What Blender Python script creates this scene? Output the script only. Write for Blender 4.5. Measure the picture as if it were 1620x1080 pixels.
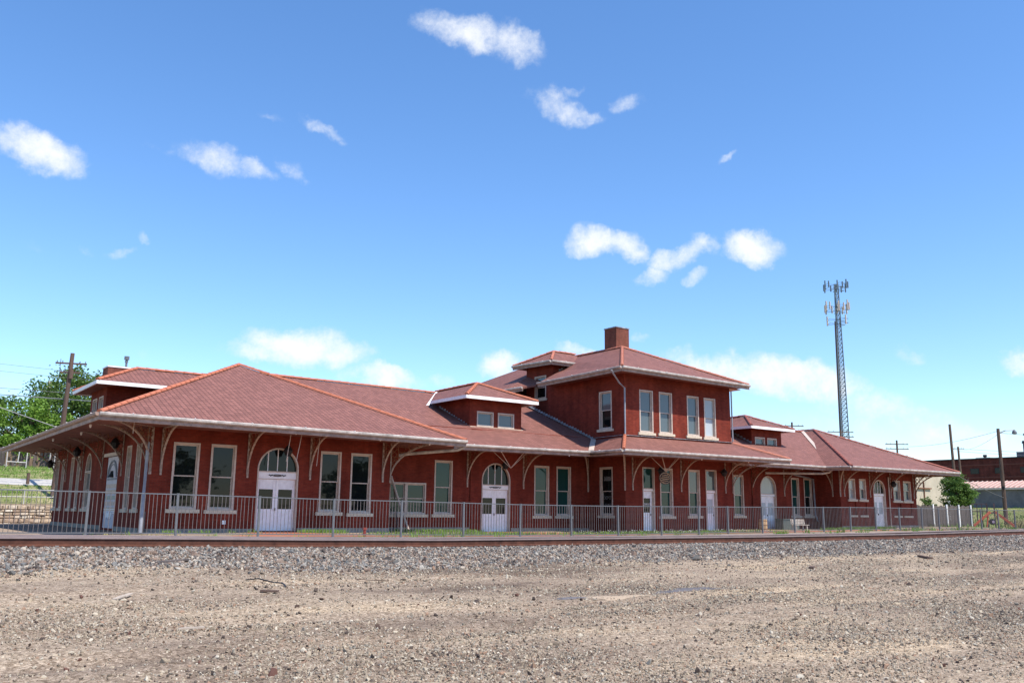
import bpy, bmesh, math, random
import numpy as np
from mathutils import Vector, Matrix
R = math.radians
random.seed(7); rng = np.random.default_rng(7)
sc = bpy.context.scene
for o in list(bpy.data.objects): bpy.data.objects.remove(o)
C = sc.collection

# ------------------------------------------------------------------ camera
cam = bpy.data.cameras.new('camera'); camo = bpy.data.objects.new('camera', cam); C.objects.link(camo)
PIT, YAW, ROL, FPX = .18903, .63148, .01168, 1417.3
fw = Vector((math.sin(YAW)*math.cos(PIT), math.cos(YAW)*math.cos(PIT), math.sin(PIT)))
rt0 = Vector((math.cos(YAW), -math.sin(YAW), 0)); up0 = rt0.cross(fw)
rt = math.cos(ROL)*rt0 + math.sin(ROL)*up0; up = -math.sin(ROL)*rt0 + math.cos(ROL)*up0
camo.matrix_world = Matrix(((rt.x, up.x, -fw.x, 0), (rt.y, up.y, -fw.y, 0), (rt.z, up.z, -fw.z, 1.5), (0, 0, 0, 1)))
cam.sensor_width = 36; cam.lens = 36*FPX/1620; cam.clip_end = 3000; cam.clip_start = .1
sc.camera = camo

# ------------------------------------------------------------------ light
sc.view_settings.view_transform = 'Standard'; sc.view_settings.look = 'None'
sc.view_settings.gamma = 1; sc.view_settings.use_curve_mapping = False
sc.view_settings.exposure = 0.40
TO_SUN = Vector((.15, -.60, 1.0)).normalized()
SUN_EL = math.asin(TO_SUN.z); SUN_ROT = math.atan2(TO_SUN.x, TO_SUN.y)
sun = bpy.data.lights.new('sun', 'SUN'); suno = bpy.data.objects.new('sun', sun); C.objects.link(suno)
sun.energy = 5.0; sun.angle = R(.5); sun.color = (1, .93, .84)
suno.rotation_euler = (-TO_SUN).to_track_quat('-Z', 'Y').to_euler()
suno.location = (0, 0, 60)

world = bpy.data.worlds.new('World'); sc.world = world; world.use_nodes = True
wt = world.node_tree; wn = wt.nodes; wl = wt.links
for n in list(wn): wn.remove(n)
def nn(tree, typ, **k):
    n = tree.nodes.new(typ)
    for a, b in k.items(): setattr(n, a, b)
    return n
def img_dir(x, y):                       # sky direction of a cloud seen in the photograph
    return (fw*FPX + rt*(x-810) - up*(y-540)).normalized()
wout = nn(wt, 'ShaderNodeOutputWorld'); bg = nn(wt, 'ShaderNodeBackground'); bg.inputs['Strength'].default_value = .15
sky = nn(wt, 'ShaderNodeTexSky', sky_type='NISHITA', sun_disc=False, sun_elevation=SUN_EL, sun_rotation=SUN_ROT,
         air_density=1.0, dust_density=0.2, ozone_density=2.6, altitude=300)
hs = nn(wt, 'ShaderNodeHueSaturation'); hs.inputs['Saturation'].default_value = 1.16; hs.inputs['Value'].default_value = 1.08
wl.new(sky.outputs[0], hs.inputs['Color'])
tint = nn(wt, 'ShaderNodeMix', data_type='RGBA', blend_type='MULTIPLY'); tint.inputs['Factor'].default_value = 1; tint.inputs['B'].default_value = (1.02, 1.06, 1.14, 1)
wl.new(hs.outputs[0], tint.inputs['A'])
tc = nn(wt, 'ShaderNodeTexCoord')
def vmath(op, a, b=None, tree=wt):
    n = tree.nodes.new('ShaderNodeVectorMath'); n.operation = op
    for i, v in enumerate((a, b)):
        if v is None: continue
        if hasattr(v, 'default_value') or hasattr(v, 'links'): tree.links.new(v, n.inputs[i])
        else: n.inputs[i].default_value = v
    return n
def smath(op, a, b=None, c=None, tree=wt, clamp=False):
    n = tree.nodes.new('ShaderNodeMath'); n.operation = op; n.use_clamp = clamp
    for i, v in enumerate((a, b, c)):
        if v is None: continue
        if isinstance(v, (int, float)): n.inputs[i].default_value = v
        else: tree.links.new(v, n.inputs[i])
    return n.outputs[0]
DIR = tc.outputs['Generated']
def wnoise(scale, detail, rough, off):
    m = vmath('ADD', DIR, (off, off*.7, off*.3))
    n = nn(wt, 'ShaderNodeTexNoise'); n.inputs['Scale'].default_value = scale
    n.inputs['Detail'].default_value = detail; n.inputs['Roughness'].default_value = rough
    wl.new(m.outputs[0], n.inputs['Vector']); return n
warp = wnoise(15, 5, .6, 3.1)
wv = vmath('SUBTRACT', warp.outputs['Color'], (.5, .5, .5))
wv2 = vmath('SCALE', wv.outputs[0]); wv2.inputs['Scale'].default_value = .055
DW = vmath('ADD', DIR, wv2.outputs[0]).outputs[0]
clouds = [(735,50,70,26,10,1),(815,70,45,32,25,1),(690,40,35,10,15,.6),(62,237,66,27,24,1.15),(350,250,72,20,16,.75),(400,262,40,12,15,.7),(455,263,34,11,28,.55),
 (270,236,35,8,5,.32),(500,203,34,13,18,.62),(530,214,20,8,20,.4),(428,192,20,6,10,.25),(890,165,52,24,24,.75),(925,185,30,16,10,.6),(990,163,26,17,-10,.5),(905,140,26,9,-10,.5),
 (940,386,42,24,6,1.1),(985,388,38,22,5,1.05),(1070,400,55,20,-12,.95),(1030,430,32,15,-14,.75),(1115,390,30,10,40,.6),(1107,433,20,11,0,.7),(1187,396,46,24,8,1.1),
 (190,400,26,9,-6,.5),(235,375,15,9,25,.5),(135,397,9,8,0,.3),(1152,252,18,7,0,.5),(470,545,84,34,6,1.25),(415,560,62,22,6,1.0),(530,560,55,26,12,1.05),
 (600,600,64,17,8,.95),(690,607,26,12,0,.5),(790,580,42,26,0,1.1),(910,553,38,14,0,1.0),(1150,583,84,24,6,1.05),(1240,600,94,32,8,1.2),(1310,610,60,26,15,1.05),(1085,565,50,14,5,.5),
 (1012,533,20,11,0,.5),(1447,562,27,12,10,.45),(1612,575,32,20,-10,1.0),(1400,655,100,28,12,.75),(1500,690,140,24,0,.7),(1330,670,90,25,0,.35),(1560,720,120,22,0,.35),(60,395,20,10,0,.2),(240,565,20,14,30,.25)]
tot = None
for (x, y, a, b, ang, s) in clouds:
    c = img_dir(x, y); ca, sa = math.cos(R(ang)), math.sin(R(ang))
    U = rt*ca - up*sa; V = rt*sa + up*ca
    U = (U - c*U.dot(c)).normalized(); V = (V - c*V.dot(c)).normalized()
    du = vmath('DOT_PRODUCT', DW, tuple(U*(FPX/(a*1.24)))).outputs['Value']
    dv = vmath('DOT_PRODUCT', DW, tuple(V*(FPX/(b*1.26)))).outputs['Value']
    r2 = smath('ADD', smath('MULTIPLY', du, du), smath('MULTIPLY', dv, dv))
    m = smath('MULTIPLY', smath('SUBTRACT', 1.0, r2, clamp=True), s)
    fr = smath('GREATER_THAN', vmath('DOT_PRODUCT', DIR, tuple(c)).outputs['Value'], 0)
    m = smath('MULTIPLY', m, fr)
    tot = m if tot is None else smath('MAXIMUM', tot, m)
cn = wnoise(26, 10, .66, 1.7); cn2 = wnoise(75, 8, .7, 8.3)
dens = smath('ADD', smath('ADD', tot, smath('MULTIPLY', smath('SUBTRACT', cn2.outputs['Fac'], .5), .7)), smath('MULTIPLY', smath('SUBTRACT', cn.outputs['Fac'], .5), 1.7))
mr = nn(wt, 'ShaderNodeMapRange', interpolation_type='SMOOTHSTEP'); mr.inputs['From Min'].default_value = .06; mr.inputs['From Max'].default_value = 1.35
mr.inputs['To Max'].default_value = .90
wl.new(dens, mr.inputs['Value'])
gate = nn(wt, 'ShaderNodeMapRange', interpolation_type='SMOOTHSTEP'); gate.inputs['From Min'].default_value = .0; gate.inputs['From Max'].default_value = .42
wl.new(tot, gate.inputs['Value'])
cfac = smath('MULTIPLY', mr.outputs[0], gate.outputs[0])
# very thin veil of broken cloud everywhere else
ccol = nn(wt, 'ShaderNodeMix', data_type='RGBA')
ccol.inputs['A'].default_value = (4.5, 4.85, 5.3, 1); ccol.inputs['B'].default_value = (5.7, 5.75, 5.8, 1)
wl.new(mr.outputs[0], ccol.inputs['Factor'])
mx = nn(wt, 'ShaderNodeMix', data_type='RGBA')
wl.new(cfac, mx.inputs['Factor']); wl.new(tint.outputs['Result'], mx.inputs['A']); wl.new(ccol.outputs['Result'], mx.inputs['B'])
wl.new(mx.outputs['Result'], bg.inputs['Color']); wl.new(bg.outputs[0], wout.inputs[0])

# ------------------------------------------------------------------ materials
MATS = {}
def S(r, g, b):                            # sRGB 0-255 to linear
    f = lambda c: (c/255/12.92) if c/255 <= .04045 else ((c/255+.055)/1.055)**2.4
    return (f(r), f(g), f(b), 1)
def mat(name, col, rough=.8, metal=0, var=.12, scale=3.0, bump=0., bscale=40., spec=.3, streak=False):
    m = bpy.data.materials.new(name); m.use_nodes = True; t = m.node_tree; p = t.nodes['Principled BSDF']
    p.inputs['Roughness'].default_value = rough; p.inputs['Metallic'].default_value = metal
    p.inputs['Specular IOR Level'].default_value = spec
    co = t.nodes.new('ShaderNodeTexCoord')
    n = t.nodes.new('ShaderNodeTexNoise'); n.inputs['Scale'].default_value = scale; n.inputs['Detail'].default_value = 8; n.inputs['Roughness'].default_value = .65
    if streak:
        mp = t.nodes.new('ShaderNodeMapping'); mp.inputs['Scale'].default_value = (1, 1, .12)
        t.links.new(co.outputs['Object'], mp.inputs[0]); t.links.new(mp.outputs[0], n.inputs['Vector'])
    else: t.links.new(co.outputs['Object'], n.inputs['Vector'])
    r = t.nodes.new('ShaderNodeValToRGB'); e = r.color_ramp.elements
    e[0].position = .3; e[1].position = .72
    e[0].color = tuple(c*(1-var*1.6) for c in col[:3])+(1,); e[1].color = tuple(min(1, c*(1+var)) for c in col[:3])+(1,)
    t.links.new(n.outputs['Fac'], r.inputs[0]); t.links.new(r.outputs[0], p.inputs['Base Color'])
    if bump:
        nb = t.nodes.new('ShaderNodeTexNoise'); nb.inputs['Scale'].default_value = bscale; nb.inputs['Detail'].default_value = 6
        t.links.new(co.outputs['Object'], nb.inputs['Vector'])
        b = t.nodes.new('ShaderNodeBump'); b.inputs['Strength'].default_value = bump; b.inputs['Distance'].default_value = .02
        t.links.new(nb.outputs['Fac'], b.inputs['Height']); t.links.new(b.outputs[0], p.inputs['Normal'])
    MATS[name] = m; return m
def brickmat(name, c1, c2, mortar, bw=.21, bh=.072, wear=0.3, msize=.008):
    m = bpy.data.materials.new(name); m.use_nodes = True; t = m.node_tree; p = t.nodes['Principled BSDF']; L = t.links
    p.inputs['Roughness'].default_value = .85; p.inputs['Specular IOR Level'].default_value = .10
    g = t.nodes.new('ShaderNodeNewGeometry'); sp = t.nodes.new('ShaderNodeSeparateXYZ'); L.new(g.outputs['Position'], sp.inputs[0])
    cb = t.nodes.new('ShaderNodeCombineXYZ'); L.new(smath('ADD', sp.outputs[0], sp.outputs[1], tree=t), cb.inputs[0]); L.new(sp.outputs[2], cb.inputs[1])
    b = t.nodes.new('ShaderNodeTexBrick'); b.inputs['Scale'].default_value = 1
    b.inputs['Brick Width'].default_value = bw; b.inputs['Row Height'].default_value = bh; b.inputs['Mortar Size'].default_value = msize
    b.inputs['Mortar Smooth'].default_value = .2; b.inputs['Bias'].default_value = -.1
    b.inputs['Color1'].default_value = c1; b.inputs['Color2'].default_value = c2; b.inputs['Mortar'].default_value = mortar
    L.new(cb.outputs[0], b.inputs['Vector'])
    n = t.nodes.new('ShaderNodeTexNoise'); n.inputs['Scale'].default_value = .55; n.inputs['Detail'].default_value = 9; n.inputs['Roughness'].default_value = .7
    L.new(g.outputs['Position'], n.inputs['Vector'])
    r = t.nodes.new('ShaderNodeValToRGB'); e = r.color_ramp.elements; e[0].position = .32; e[1].position = .75
    e[0].color = (1-wear, 1-wear, 1-wear, 1); e[1].color = (1.18, 1.15, 1.12, 1)
    L.new(n.outputs['Fac'], r.inputs[0])
    mm = t.nodes.new('ShaderNodeMix'); mm.data_type = 'RGBA'; mm.blend_type = 'MULTIPLY'; mm.inputs['Factor'].default_value = 1
    L.new(b.outputs['Color'], mm.inputs['A']); L.new(r.outputs[0], mm.inputs['B'])
    mps = t.nodes.new('ShaderNodeMapping'); mps.inputs['Scale'].default_value = (2.2, 2.2, .22); L.new(g.outputs['Position'], mps.inputs[0])
    ns = t.nodes.new('ShaderNodeTexNoise'); ns.inputs['Scale'].default_value = 1; ns.inputs['Detail'].default_value = 6; L.new(mps.outputs[0], ns.inputs['Vector'])
    rs1 = t.nodes.new('ShaderNodeValToRGB'); q1 = rs1.color_ramp.elements; q1[0].position = .34; q1[1].position = .6; q1[0].color = (.66, .62, .62, 1); q1[1].color = (1.05, 1.05, 1.05, 1)
    L.new(ns.outputs['Fac'], rs1.inputs[0]); ms1 = t.nodes.new('ShaderNodeMix'); ms1.data_type = 'RGBA'; ms1.blend_type = 'MULTIPLY'; ms1.inputs['Factor'].default_value = .6
    L.new(mm.outputs['Result'], ms1.inputs['A']); L.new(rs1.outputs[0], ms1.inputs['B']); mm = ms1
    # pale flaking patches (lost paint, salts) low on the wall and here and there
    n2 = t.nodes.new('ShaderNodeTexNoise'); n2.inputs['Scale'].default_value = 1.3; n2.inputs['Detail'].default_value = 10; n2.inputs['Roughness'].default_value = .75
    L.new(g.outputs['Position'], n2.inputs['Vector'])
    zz = t.nodes.new('ShaderNodeMapRange'); zz.inputs['From Min'].default_value = .3; zz.inputs['From Max'].default_value = 1.3; zz.inputs['To Min'].default_value = .13; zz.inputs['To Max'].default_value = 0
    L.new(sp.outputs[2], zz.inputs['Value'])
    r2 = t.nodes.new('ShaderNodeMapRange'); r2.inputs['From Min'].default_value = .66; r2.inputs['From Max'].default_value = .78
    L.new(smath('ADD', n2.outputs['Fac'], zz.outputs[0], tree=t), r2.inputs['Value'])
    m2 = t.nodes.new('ShaderNodeMix'); m2.data_type = 'RGBA'; m2.inputs['B'].default_value = (.23, .15, .12, 1)
    L.new(smath('MULTIPLY', r2.outputs[0], .55, tree=t), m2.inputs['Factor']); L.new(mm.outputs['Result'], m2.inputs['A'])
    L.new(m2.outputs['Result'], p.inputs['Base Color'])
    bp = t.nodes.new('ShaderNodeBump'); bp.inputs['Strength'].default_value = .5; bp.inputs['Distance'].default_value = .012; bp.invert = True
    L.new(b.outputs['Fac'], bp.inputs['Height']); L.new(bp.outputs[0], p.inputs['Normal'])
    MATS[name] = m; return m
def tilemat(name, c1, c2, dark, bw=.26, bh=.36):
    m = bpy.data.materials.new(name); m.use_nodes = True; t = m.node_tree; p = t.nodes['Principled BSDF']; L = t.links
    p.inputs['Roughness'].default_value = .7; p.inputs['Specular IOR Level'].default_value = .3
    uv = t.nodes.new('ShaderNodeUVMap')
    b = t.nodes.new('ShaderNodeTexBrick'); b.offset = 0.0; b.inputs['Scale'].default_value = 1
    b.inputs['Brick Width'].default_value = bw; b.inputs['Row Height'].default_value = bh; b.inputs['Mortar Size'].default_value = .022
    b.inputs['Mortar Smooth'].default_value = .6
    b.inputs['Color1'].default_value = c1; b.inputs['Color2'].default_value = c2; b.inputs['Mortar'].default_value = dark
    L.new(uv.outputs[0], b.inputs['Vector'])
    g = t.nodes.new('ShaderNodeNewGeometry')
    n = t.nodes.new('ShaderNodeTexNoise'); n.inputs['Scale'].default_value = .45; n.inputs['Detail'].default_value = 9; n.inputs['Roughness'].default_value = .72
    L.new(g.outputs['Position'], n.inputs['Vector'])
    r = t.nodes.new('ShaderNodeValToRGB'); e = r.color_ramp.elements; e[0].position = .3; e[1].position = .72
    e[0].color = (.92, .90, .89, 1); e[1].color = (1.06, 1.05, 1.05, 1)
    L.new(n.outputs['Fac'], r.inputs[0])
    mm = t.nodes.new('ShaderNodeMix'); mm.data_type = 'RGBA'; mm.blend_type = 'MULTIPLY'; mm.inputs['Factor'].default_value = 1
    L.new(b.outputs['Color'], mm.inputs['A']); L.new(r.outputs[0], mm.inputs['B'])
    # a few slipped or darker tiles
    wn_ = t.nodes.new('ShaderNodeTexNoise'); wn_.inputs['Scale'].default_value = 3.2; wn_.inputs['Detail'].default_value = 2
    L.new(uv.outputs[0], wn_.inputs['Vector'])
    r3 = t.nodes.new('ShaderNodeMapRange'); r3.inputs['From Min'].default_value = .70; r3.inputs['From Max'].default_value = .76; r3.inputs['To Max'].default_value = .5
    L.new(wn_.outputs['Fac'], r3.inputs['Value'])
    m3 = t.nodes.new('ShaderNodeMix'); m3.data_type = 'RGBA'; m3.inputs['B'].default_value = (.12, .05, .045, 1)
    L.new(r3.outputs[0], m3.inputs['Factor']); L.new(mm.outputs['Result'], m3.inputs['A'])
    L.new(m3.outputs['Result'], p.inputs['Base Color'])
    bp = t.nodes.new('ShaderNodeBump'); bp.inputs['Strength'].default_value = .7; bp.inputs['Distance'].default_value = .04; bp.invert = True
    L.new(b.outputs['Fac'], bp.inputs['Height']); L.new(bp.outputs[0], p.inputs['Normal'])
    MATS[name] = m; return m
def glassmat(name, col, rough=.02, ior=1.45, spec=.34):
    m = bpy.data.materials.new(name); m.use_nodes = True; t = m.node_tree; p = t.nodes['Principled BSDF']
    p.inputs['Base Color'].default_value = col; p.inputs['Roughness'].default_value = rough; p.inputs['IOR'].default_value = ior; p.inputs['Specular IOR Level'].default_value = spec
    co = t.nodes.new('ShaderNodeTexCoord'); n = t.nodes.new('ShaderNodeTexNoise'); n.inputs['Scale'].default_value = .9; n.inputs['Detail'].default_value = 2
    t.links.new(co.outputs['Object'], n.inputs['Vector'])
    b = t.nodes.new('ShaderNodeBump'); b.inputs['Strength'].default_value = .12; b.inputs['Distance'].default_value = .03
    t.links.new(n.outputs['Fac'], b.inputs['Height']); t.links.new(b.outputs[0], p.inputs['Normal'])
    MATS[name] = m; return m

BRICK = brickmat('painted_brick', (.240, .042, .025, 1), (.165, .028, .018, 1), (.165, .050, .036, 1), bw=.24, bh=.082, wear=.38)
CHIMB = brickmat('chimney_brick', (.26, .07, .045, 1), (.17, .05, .035, 1), (.22, .12, .09, 1), wear=.4, msize=.012)
TILE = tilemat('clay_tile', (.255, .110, .086, 1), (.188, .080, .062, 1), (.110, .045, .036, 1))
RIDGE = mat('ridge_tile_orange', (.47, .155, .085, 1), .7, var=.25, scale=2.2)
RIDGE2 = mat('ridge_tile_dull', (.34, .115, .085, 1), .75, var=.25, scale=2.2)
CREAMP = mat('cream_paint', (.54, .44, .37, 1), .6, var=.16, scale=5)
WHITEP = mat('white_paint', (.86, .84, .83, 1), .55, var=.08, scale=6)
GUTTER = mat('gutter_metal', (.47, .43, .385, 1), .5, var=.3, scale=2.4)
FASCIA = mat('fascia_board', (.34, .24, .19, 1), .7, var=.3, scale=3)
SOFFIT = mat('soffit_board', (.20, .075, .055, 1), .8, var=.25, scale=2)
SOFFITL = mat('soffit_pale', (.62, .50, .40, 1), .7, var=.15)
STONE = mat('sill_stone', (.60, .50, .38, 1), .85, var=.18, scale=6, bump=.3)
PLINTH = mat('plinth_concrete', (.30, .27, .23, 1), .9, var=.3, scale=3, bump=.4)
IRON = mat('bracket_iron', (.40, .30, .24, 1), .6, var=.4, scale=9)
RUST = mat('rusty_iron', (.24, .105, .055, 1), .8, var=.5, scale=9)
BLACK = mat('black_metal', (.018, .018, .02, 1), .5, var=.1)
GALV = mat('galvanised_metal', (.17, .17, .178, 1), .45, .4, var=.12, scale=8)
LEAD = mat('lead_flashing', (.30, .30, .31, 1), .5, var=.5, scale=5)
PIPE = mat('downspout_paint', (.27, .28, .31, 1), .5, var=.15)
G_DARK = glassmat('dark_glass', (.006, .008, .009, 1), spec=.26)
G_GREEN = glassmat('greenish_glass', (.012, .050, .044, 1))
G_GREY = glassmat('greyish_glass', (.085, .105, .11, 1), .06, 1.7)
G_PALE = glassmat('pale_glass', (.32, .36, .36, 1), .1, 1.6)
G_FROST = glassmat('pale_matt_glass', (.42, .46, .48, 1), .3, 1.5)
RAILM = mat('rail_rust', (.115, .045, .028, 1), .62, .25, var=.3, scale=6)
RAILT = mat('rail_running_surface', (.36, .27, .25, 1), .38, .35, var=.1, scale=3)
TIE = mat('creosoted_wood', (.06, .045, .035, 1), .9, var=.4, scale=6)
WOODG = mat('weathered_wood', (.135, .11, .10, 1), .9, var=.35, scale=2.5, streak=True, bump=.3)
WOODD = mat('dark_weathered_wood', (.095, .08, .075, 1), .9, var=.4, scale=2.5, streak=True, bump=.3)
POLEW = mat('pole_wood', (.13, .085, .065, 1), .9, var=.35, scale=2, streak=True)
WIRE = mat('wire', (.05, .05, .05, 1), .6)
PALEWIRE = mat('pale_wire', (.35, .35, .33, 1), .6)
GREY = mat('grey_block_wall', (.17, .16, .165, 1), .9, var=.25, scale=.5)
CREAMW = mat('cream_stucco', (.50, .43, .33, 1), .9, var=.10, scale=.6)
DBRICK = brickmat('far_dark_brick', (.15, .044, .036, 1), (.11, .034, .03, 1), (.06, .022, .02, 1), bw=.5, bh=.2, wear=.45)
ORANGE = mat('orange_plastic', (.60, .15, .06, 1), .5, var=.12)
PAVE = brickmat('paver_brick', (.44, .17, .10, 1), (.36, .13, .08, 1), (.30, .20, .13, 1), wear=.3)

# ------------------------------------------------------------------ mesh helpers
class MB:
    def __init__(s): s.v = []; s.f = []; s.m = []; s.uv = {}
    def add(s, vs, fs, mi=0, uvs=None):
        o = len(s.v); s.v += [tuple(v) for v in vs]
        for k, f in enumerate(fs):
            s.f.append(tuple(i+o for i in f)); s.m.append(mi)
            if uvs is not None: s.uv[len(s.f)-1] = uvs[k]
        return s
    def box(s, a, b, P=None, mi=0):
        x0, y0, z0 = a; x1, y1, z1 = b
        vs = [(x0,y0,z0),(x1,y0,z0),(x1,y1,z0),(x0,y1,z0),(x0,y0,z1),(x1,y0,z1),(x1,y1,z1),(x0,y1,z1)]
        if P: vs = [P(*v) for v in vs]
        return s.add(vs, [(0,3,2,1),(4,5,6,7),(0,1,5,4),(1,2,6,5),(2,3,7,6),(3,0,4,7)], mi)
    def tube(s, pts, r, n=6, P=None, mi=0, cap=True):
        pts = [Vector(p) for p in pts]; rs = r if isinstance(r, (list, tuple)) else [r]*len(pts)
        vs = []; fs = []
        for i, p in enumerate(pts):
            d = (pts[min(i+1, len(pts)-1)] - pts[max(i-1, 0)]).normalized()
            a = d.orthogonal().normalized() if abs(d.z) > .98 else d.cross(Vector((0, 0, 1))).normalized()
            b = d.cross(a)
            for k in range(n):
                t = 2*math.pi*k/n; q = p + a*math.cos(t)*rs[i] + b*math.sin(t)*rs[i]; vs.append(P(*q) if P else q)
        for i in range(len(pts)-1):
            for k in range(n):
                fs.append((i*n+k, i*n+(k+1) % n, (i+1)*n+(k+1) % n, (i+1)*n+k))
        if cap: fs.append(tuple(range(n))[::-1]); fs.append(tuple(range((len(pts)-1)*n, len(pts)*n)))
        return s.add(vs, fs, mi)
    def bar(s, p, q, w, h, P=None, mi=0):     # rectangular bar between two points
        p = Vector(p); q = Vector(q); d = (q-p).normalized()
        a = Vector((0, 0, 1)).cross(d)
        a = a.normalized() if a.length > .05 else Vector((1, 0, 0)); b = d.cross(a)
        vs = [c + a*(w/2*i) + b*(h/2*j) for c in (p, q) for i, j in ((-1,-1),(1,-1),(1,1),(-1,1))]
        if P: vs = [P(*v) for v in vs]
        return s.add(vs, [(0,1,2,3),(7,6,5,4),(0,4,5,1),(1,5,6,2),(2,6,7,3),(3,7,4,0)], mi)
    def slab(s, pts, th, mi_top=0, mi_bot=0, E=None):  # roof plane: polygon and thickness, uv along eave and slope
        P = [Vector(p) for p in pts]; n = len(P)
        nrm = Vector((0, 0, 0))
        for i in range(n): nrm += P[i].cross(P[(i+1) % n])
        nrm.normalize()
        if nrm.z < 0: P = P[::-1]; nrm = -nrm
        e = Vector(E).normalized() if E else Vector((nrm.y, -nrm.x, 0)).normalized()
        sl = nrm.cross(e).normalized()
        uv = [(p.dot(e), p.dot(sl)) for p in P]
        s.add(P, [tuple(range(n))], mi_top, [uv])
        Q = [p - Vector((0, 0, th)) for p in P]
        s.add(Q, [tuple(range(n))[::-1]], mi_bot)
        for i in range(n):
            j = (i+1) % n; s.add([P[i], Q[i], Q[j], P[j]], [(0, 1, 2, 3)], mi_bot)
        return s
    def mesh(s, name, mats, recalc=True, smooth=False):
        me = bpy.data.meshes.new(name); me.from_pydata(s.v, [], s.f)
        for m in (mats if isinstance(mats, (list, tuple)) else [mats]): me.materials.append(m)
        if len(set(s.m)) > 1: me.polygons.foreach_set('material_index', s.m)
        if s.uv:
            l = me.uv_layers.new(name='UVMap').data
            for fi, uv in s.uv.items():
                for li, u in zip(me.polygons[fi].loop_indices, uv): l[li].uv = u
        if recalc:
            bm = bmesh.new(); bm.from_mesh(me); bmesh.ops.recalc_face_normals(bm, faces=bm.faces); bm.to_mesh(me); bm.free()
        if smooth: me.polygons.foreach_set('use_smooth', [True]*len(me.polygons))
        me.update(); return me
    def build(s, name, mats, parent=None, **k):
        return link(name, s.mesh(name, mats, **k), parent)
def link(name, data, parent=None, loc=None, rot=None, scale=None):
    o = bpy.data.objects.new(name, data); C.objects.link(o)
    if parent: o.parent = parent
    if loc is not None: o.location = loc
    if rot is not None: o.rotation_euler = rot
    if scale is not None: o.scale = scale
    return o
def tag(o, label=None, cat=None, group=None, kind=None):
    for k, v in (('label', label), ('category', cat), ('group', group), ('kind', kind)):
        if v: o[k] = v
    return o
def thing(name, label, cat, loc=(0, 0, 0), rotz=0, group=None):
    o = link(name, None, loc=loc, rot=(0, 0, rotz)); return tag(o, label, cat, group)
def copy_tree(o, parent=None):
    c = o.copy(); C.objects.link(c); c.parent = parent
    for ch in o.children: copy_tree(ch, c)
    return c
def interp(x, xs, ys): return float(np.interp(x, xs, ys))
def points(name, pos, scl, rot, m, kind='rock', parent=None, sub=1, idx=3, noise=.35):
    """countless small stones: a cloud of points, a stone shape grown on each of them"""
    me = bpy.data.meshes.new(name); n = len(pos); me.vertices.add(n); me.vertices.foreach_set('co', np.asarray(pos, dtype=np.float32).ravel())
    for an, dat in (('scl', scl), ('rot', rot)):
        a = me.attributes.new(an, 'FLOAT_VECTOR', 'POINT'); a.data.foreach_set('vector', np.asarray(dat, dtype=np.float32).ravel())
    o = link(name, me, parent)
    ng = bpy.data.node_groups.new(name+'_nodes', 'GeometryNodeTree')
    ng.interface.new_socket('Geometry', in_out='INPUT', socket_type='NodeSocketGeometry'); ng.interface.new_socket('Geometry', in_out='OUTPUT', socket_type='NodeSocketGeometry')
    gi = ng.nodes.new('NodeGroupInput'); go = ng.nodes.new('NodeGroupOutput'); L = ng.links
    g2i = ng.nodes.new('GeometryNodeGeometryToInstance')
    for k in range(idx):
        ic = ng.nodes.new('GeometryNodeMeshIcoSphere'); ic.inputs['Subdivisions'].default_value = sub; ic.inputs['Radius'].default_value = 1
        sp = ng.nodes.new('GeometryNodeSetPosition'); nt = ng.nodes.new('ShaderNodeTexNoise'); nt.noise_dimensions = '4D'
        nt.inputs['W'].default_value = k*3.7+1; nt.inputs['Scale'].default_value = 1.3; nt.inputs['Detail'].default_value = 1
        vs = ng.nodes.new('ShaderNodeVectorMath'); vs.operation = 'SUBTRACT'; vs.inputs[1].default_value = (.5, .5, .5)
        vc = ng.nodes.new('ShaderNodeVectorMath'); vc.operation = 'SCALE'; vc.inputs['Scale'].default_value = noise*6
        L.new(nt.outputs['Color'], vs.inputs[0]); L.new(vs.outputs[0], vc.inputs[0])
        L.new(ic.outputs['Mesh'], sp.inputs['Geometry']); L.new(vc.outputs[0], sp.inputs['Offset'])
        sm = ng.nodes.new('GeometryNodeSetMaterial'); sm.inputs['Material'].default_value = m
        L.new(sp.outputs[0], sm.inputs[0]); L.new(sm.outputs[0], g2i.inputs[0])
    ip = ng.nodes.new('GeometryNodeInstanceOnPoints'); ip.inputs['Pick Instance'].default_value = True
    ri = ng.nodes.new('FunctionNodeRandomValue'); ri.data_type = 'INT'; ri.inputs['Min'].default_value = 0 if False else ri.inputs['Min'].default_value
    for s_ in ri.inputs:
        if s_.name == 'Min' and s_.type == 'INT': s_.default_value = 0
        if s_.name == 'Max' and s_.type == 'INT': s_.default_value = idx-1
    out_i = [q for q in ri.outputs if q.type == 'INT'][0]
    def attr(nm):
        a = ng.nodes.new('GeometryNodeInputNamedAttribute'); a.data_type = 'FLOAT_VECTOR'; a.inputs['Name'].default_value = nm
        return [q for q in a.outputs if q.type == 'VECTOR'][0]
    L.new(gi.outputs[0], ip.inputs['Points']); L.new(g2i.outputs[0], ip.inputs['Instance']); L.new(out_i, ip.inputs['Instance Index'])
    L.new(attr('rot'), ip.inputs['Rotation']); L.new(attr('scl'), ip.inputs['Scale'])
    L.new(ip.outputs[0], go.inputs[0])
    mod = o.modifiers.new('stones', 'NODES'); mod.node_group = ng
    return tag(o, kind='stuff')

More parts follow.
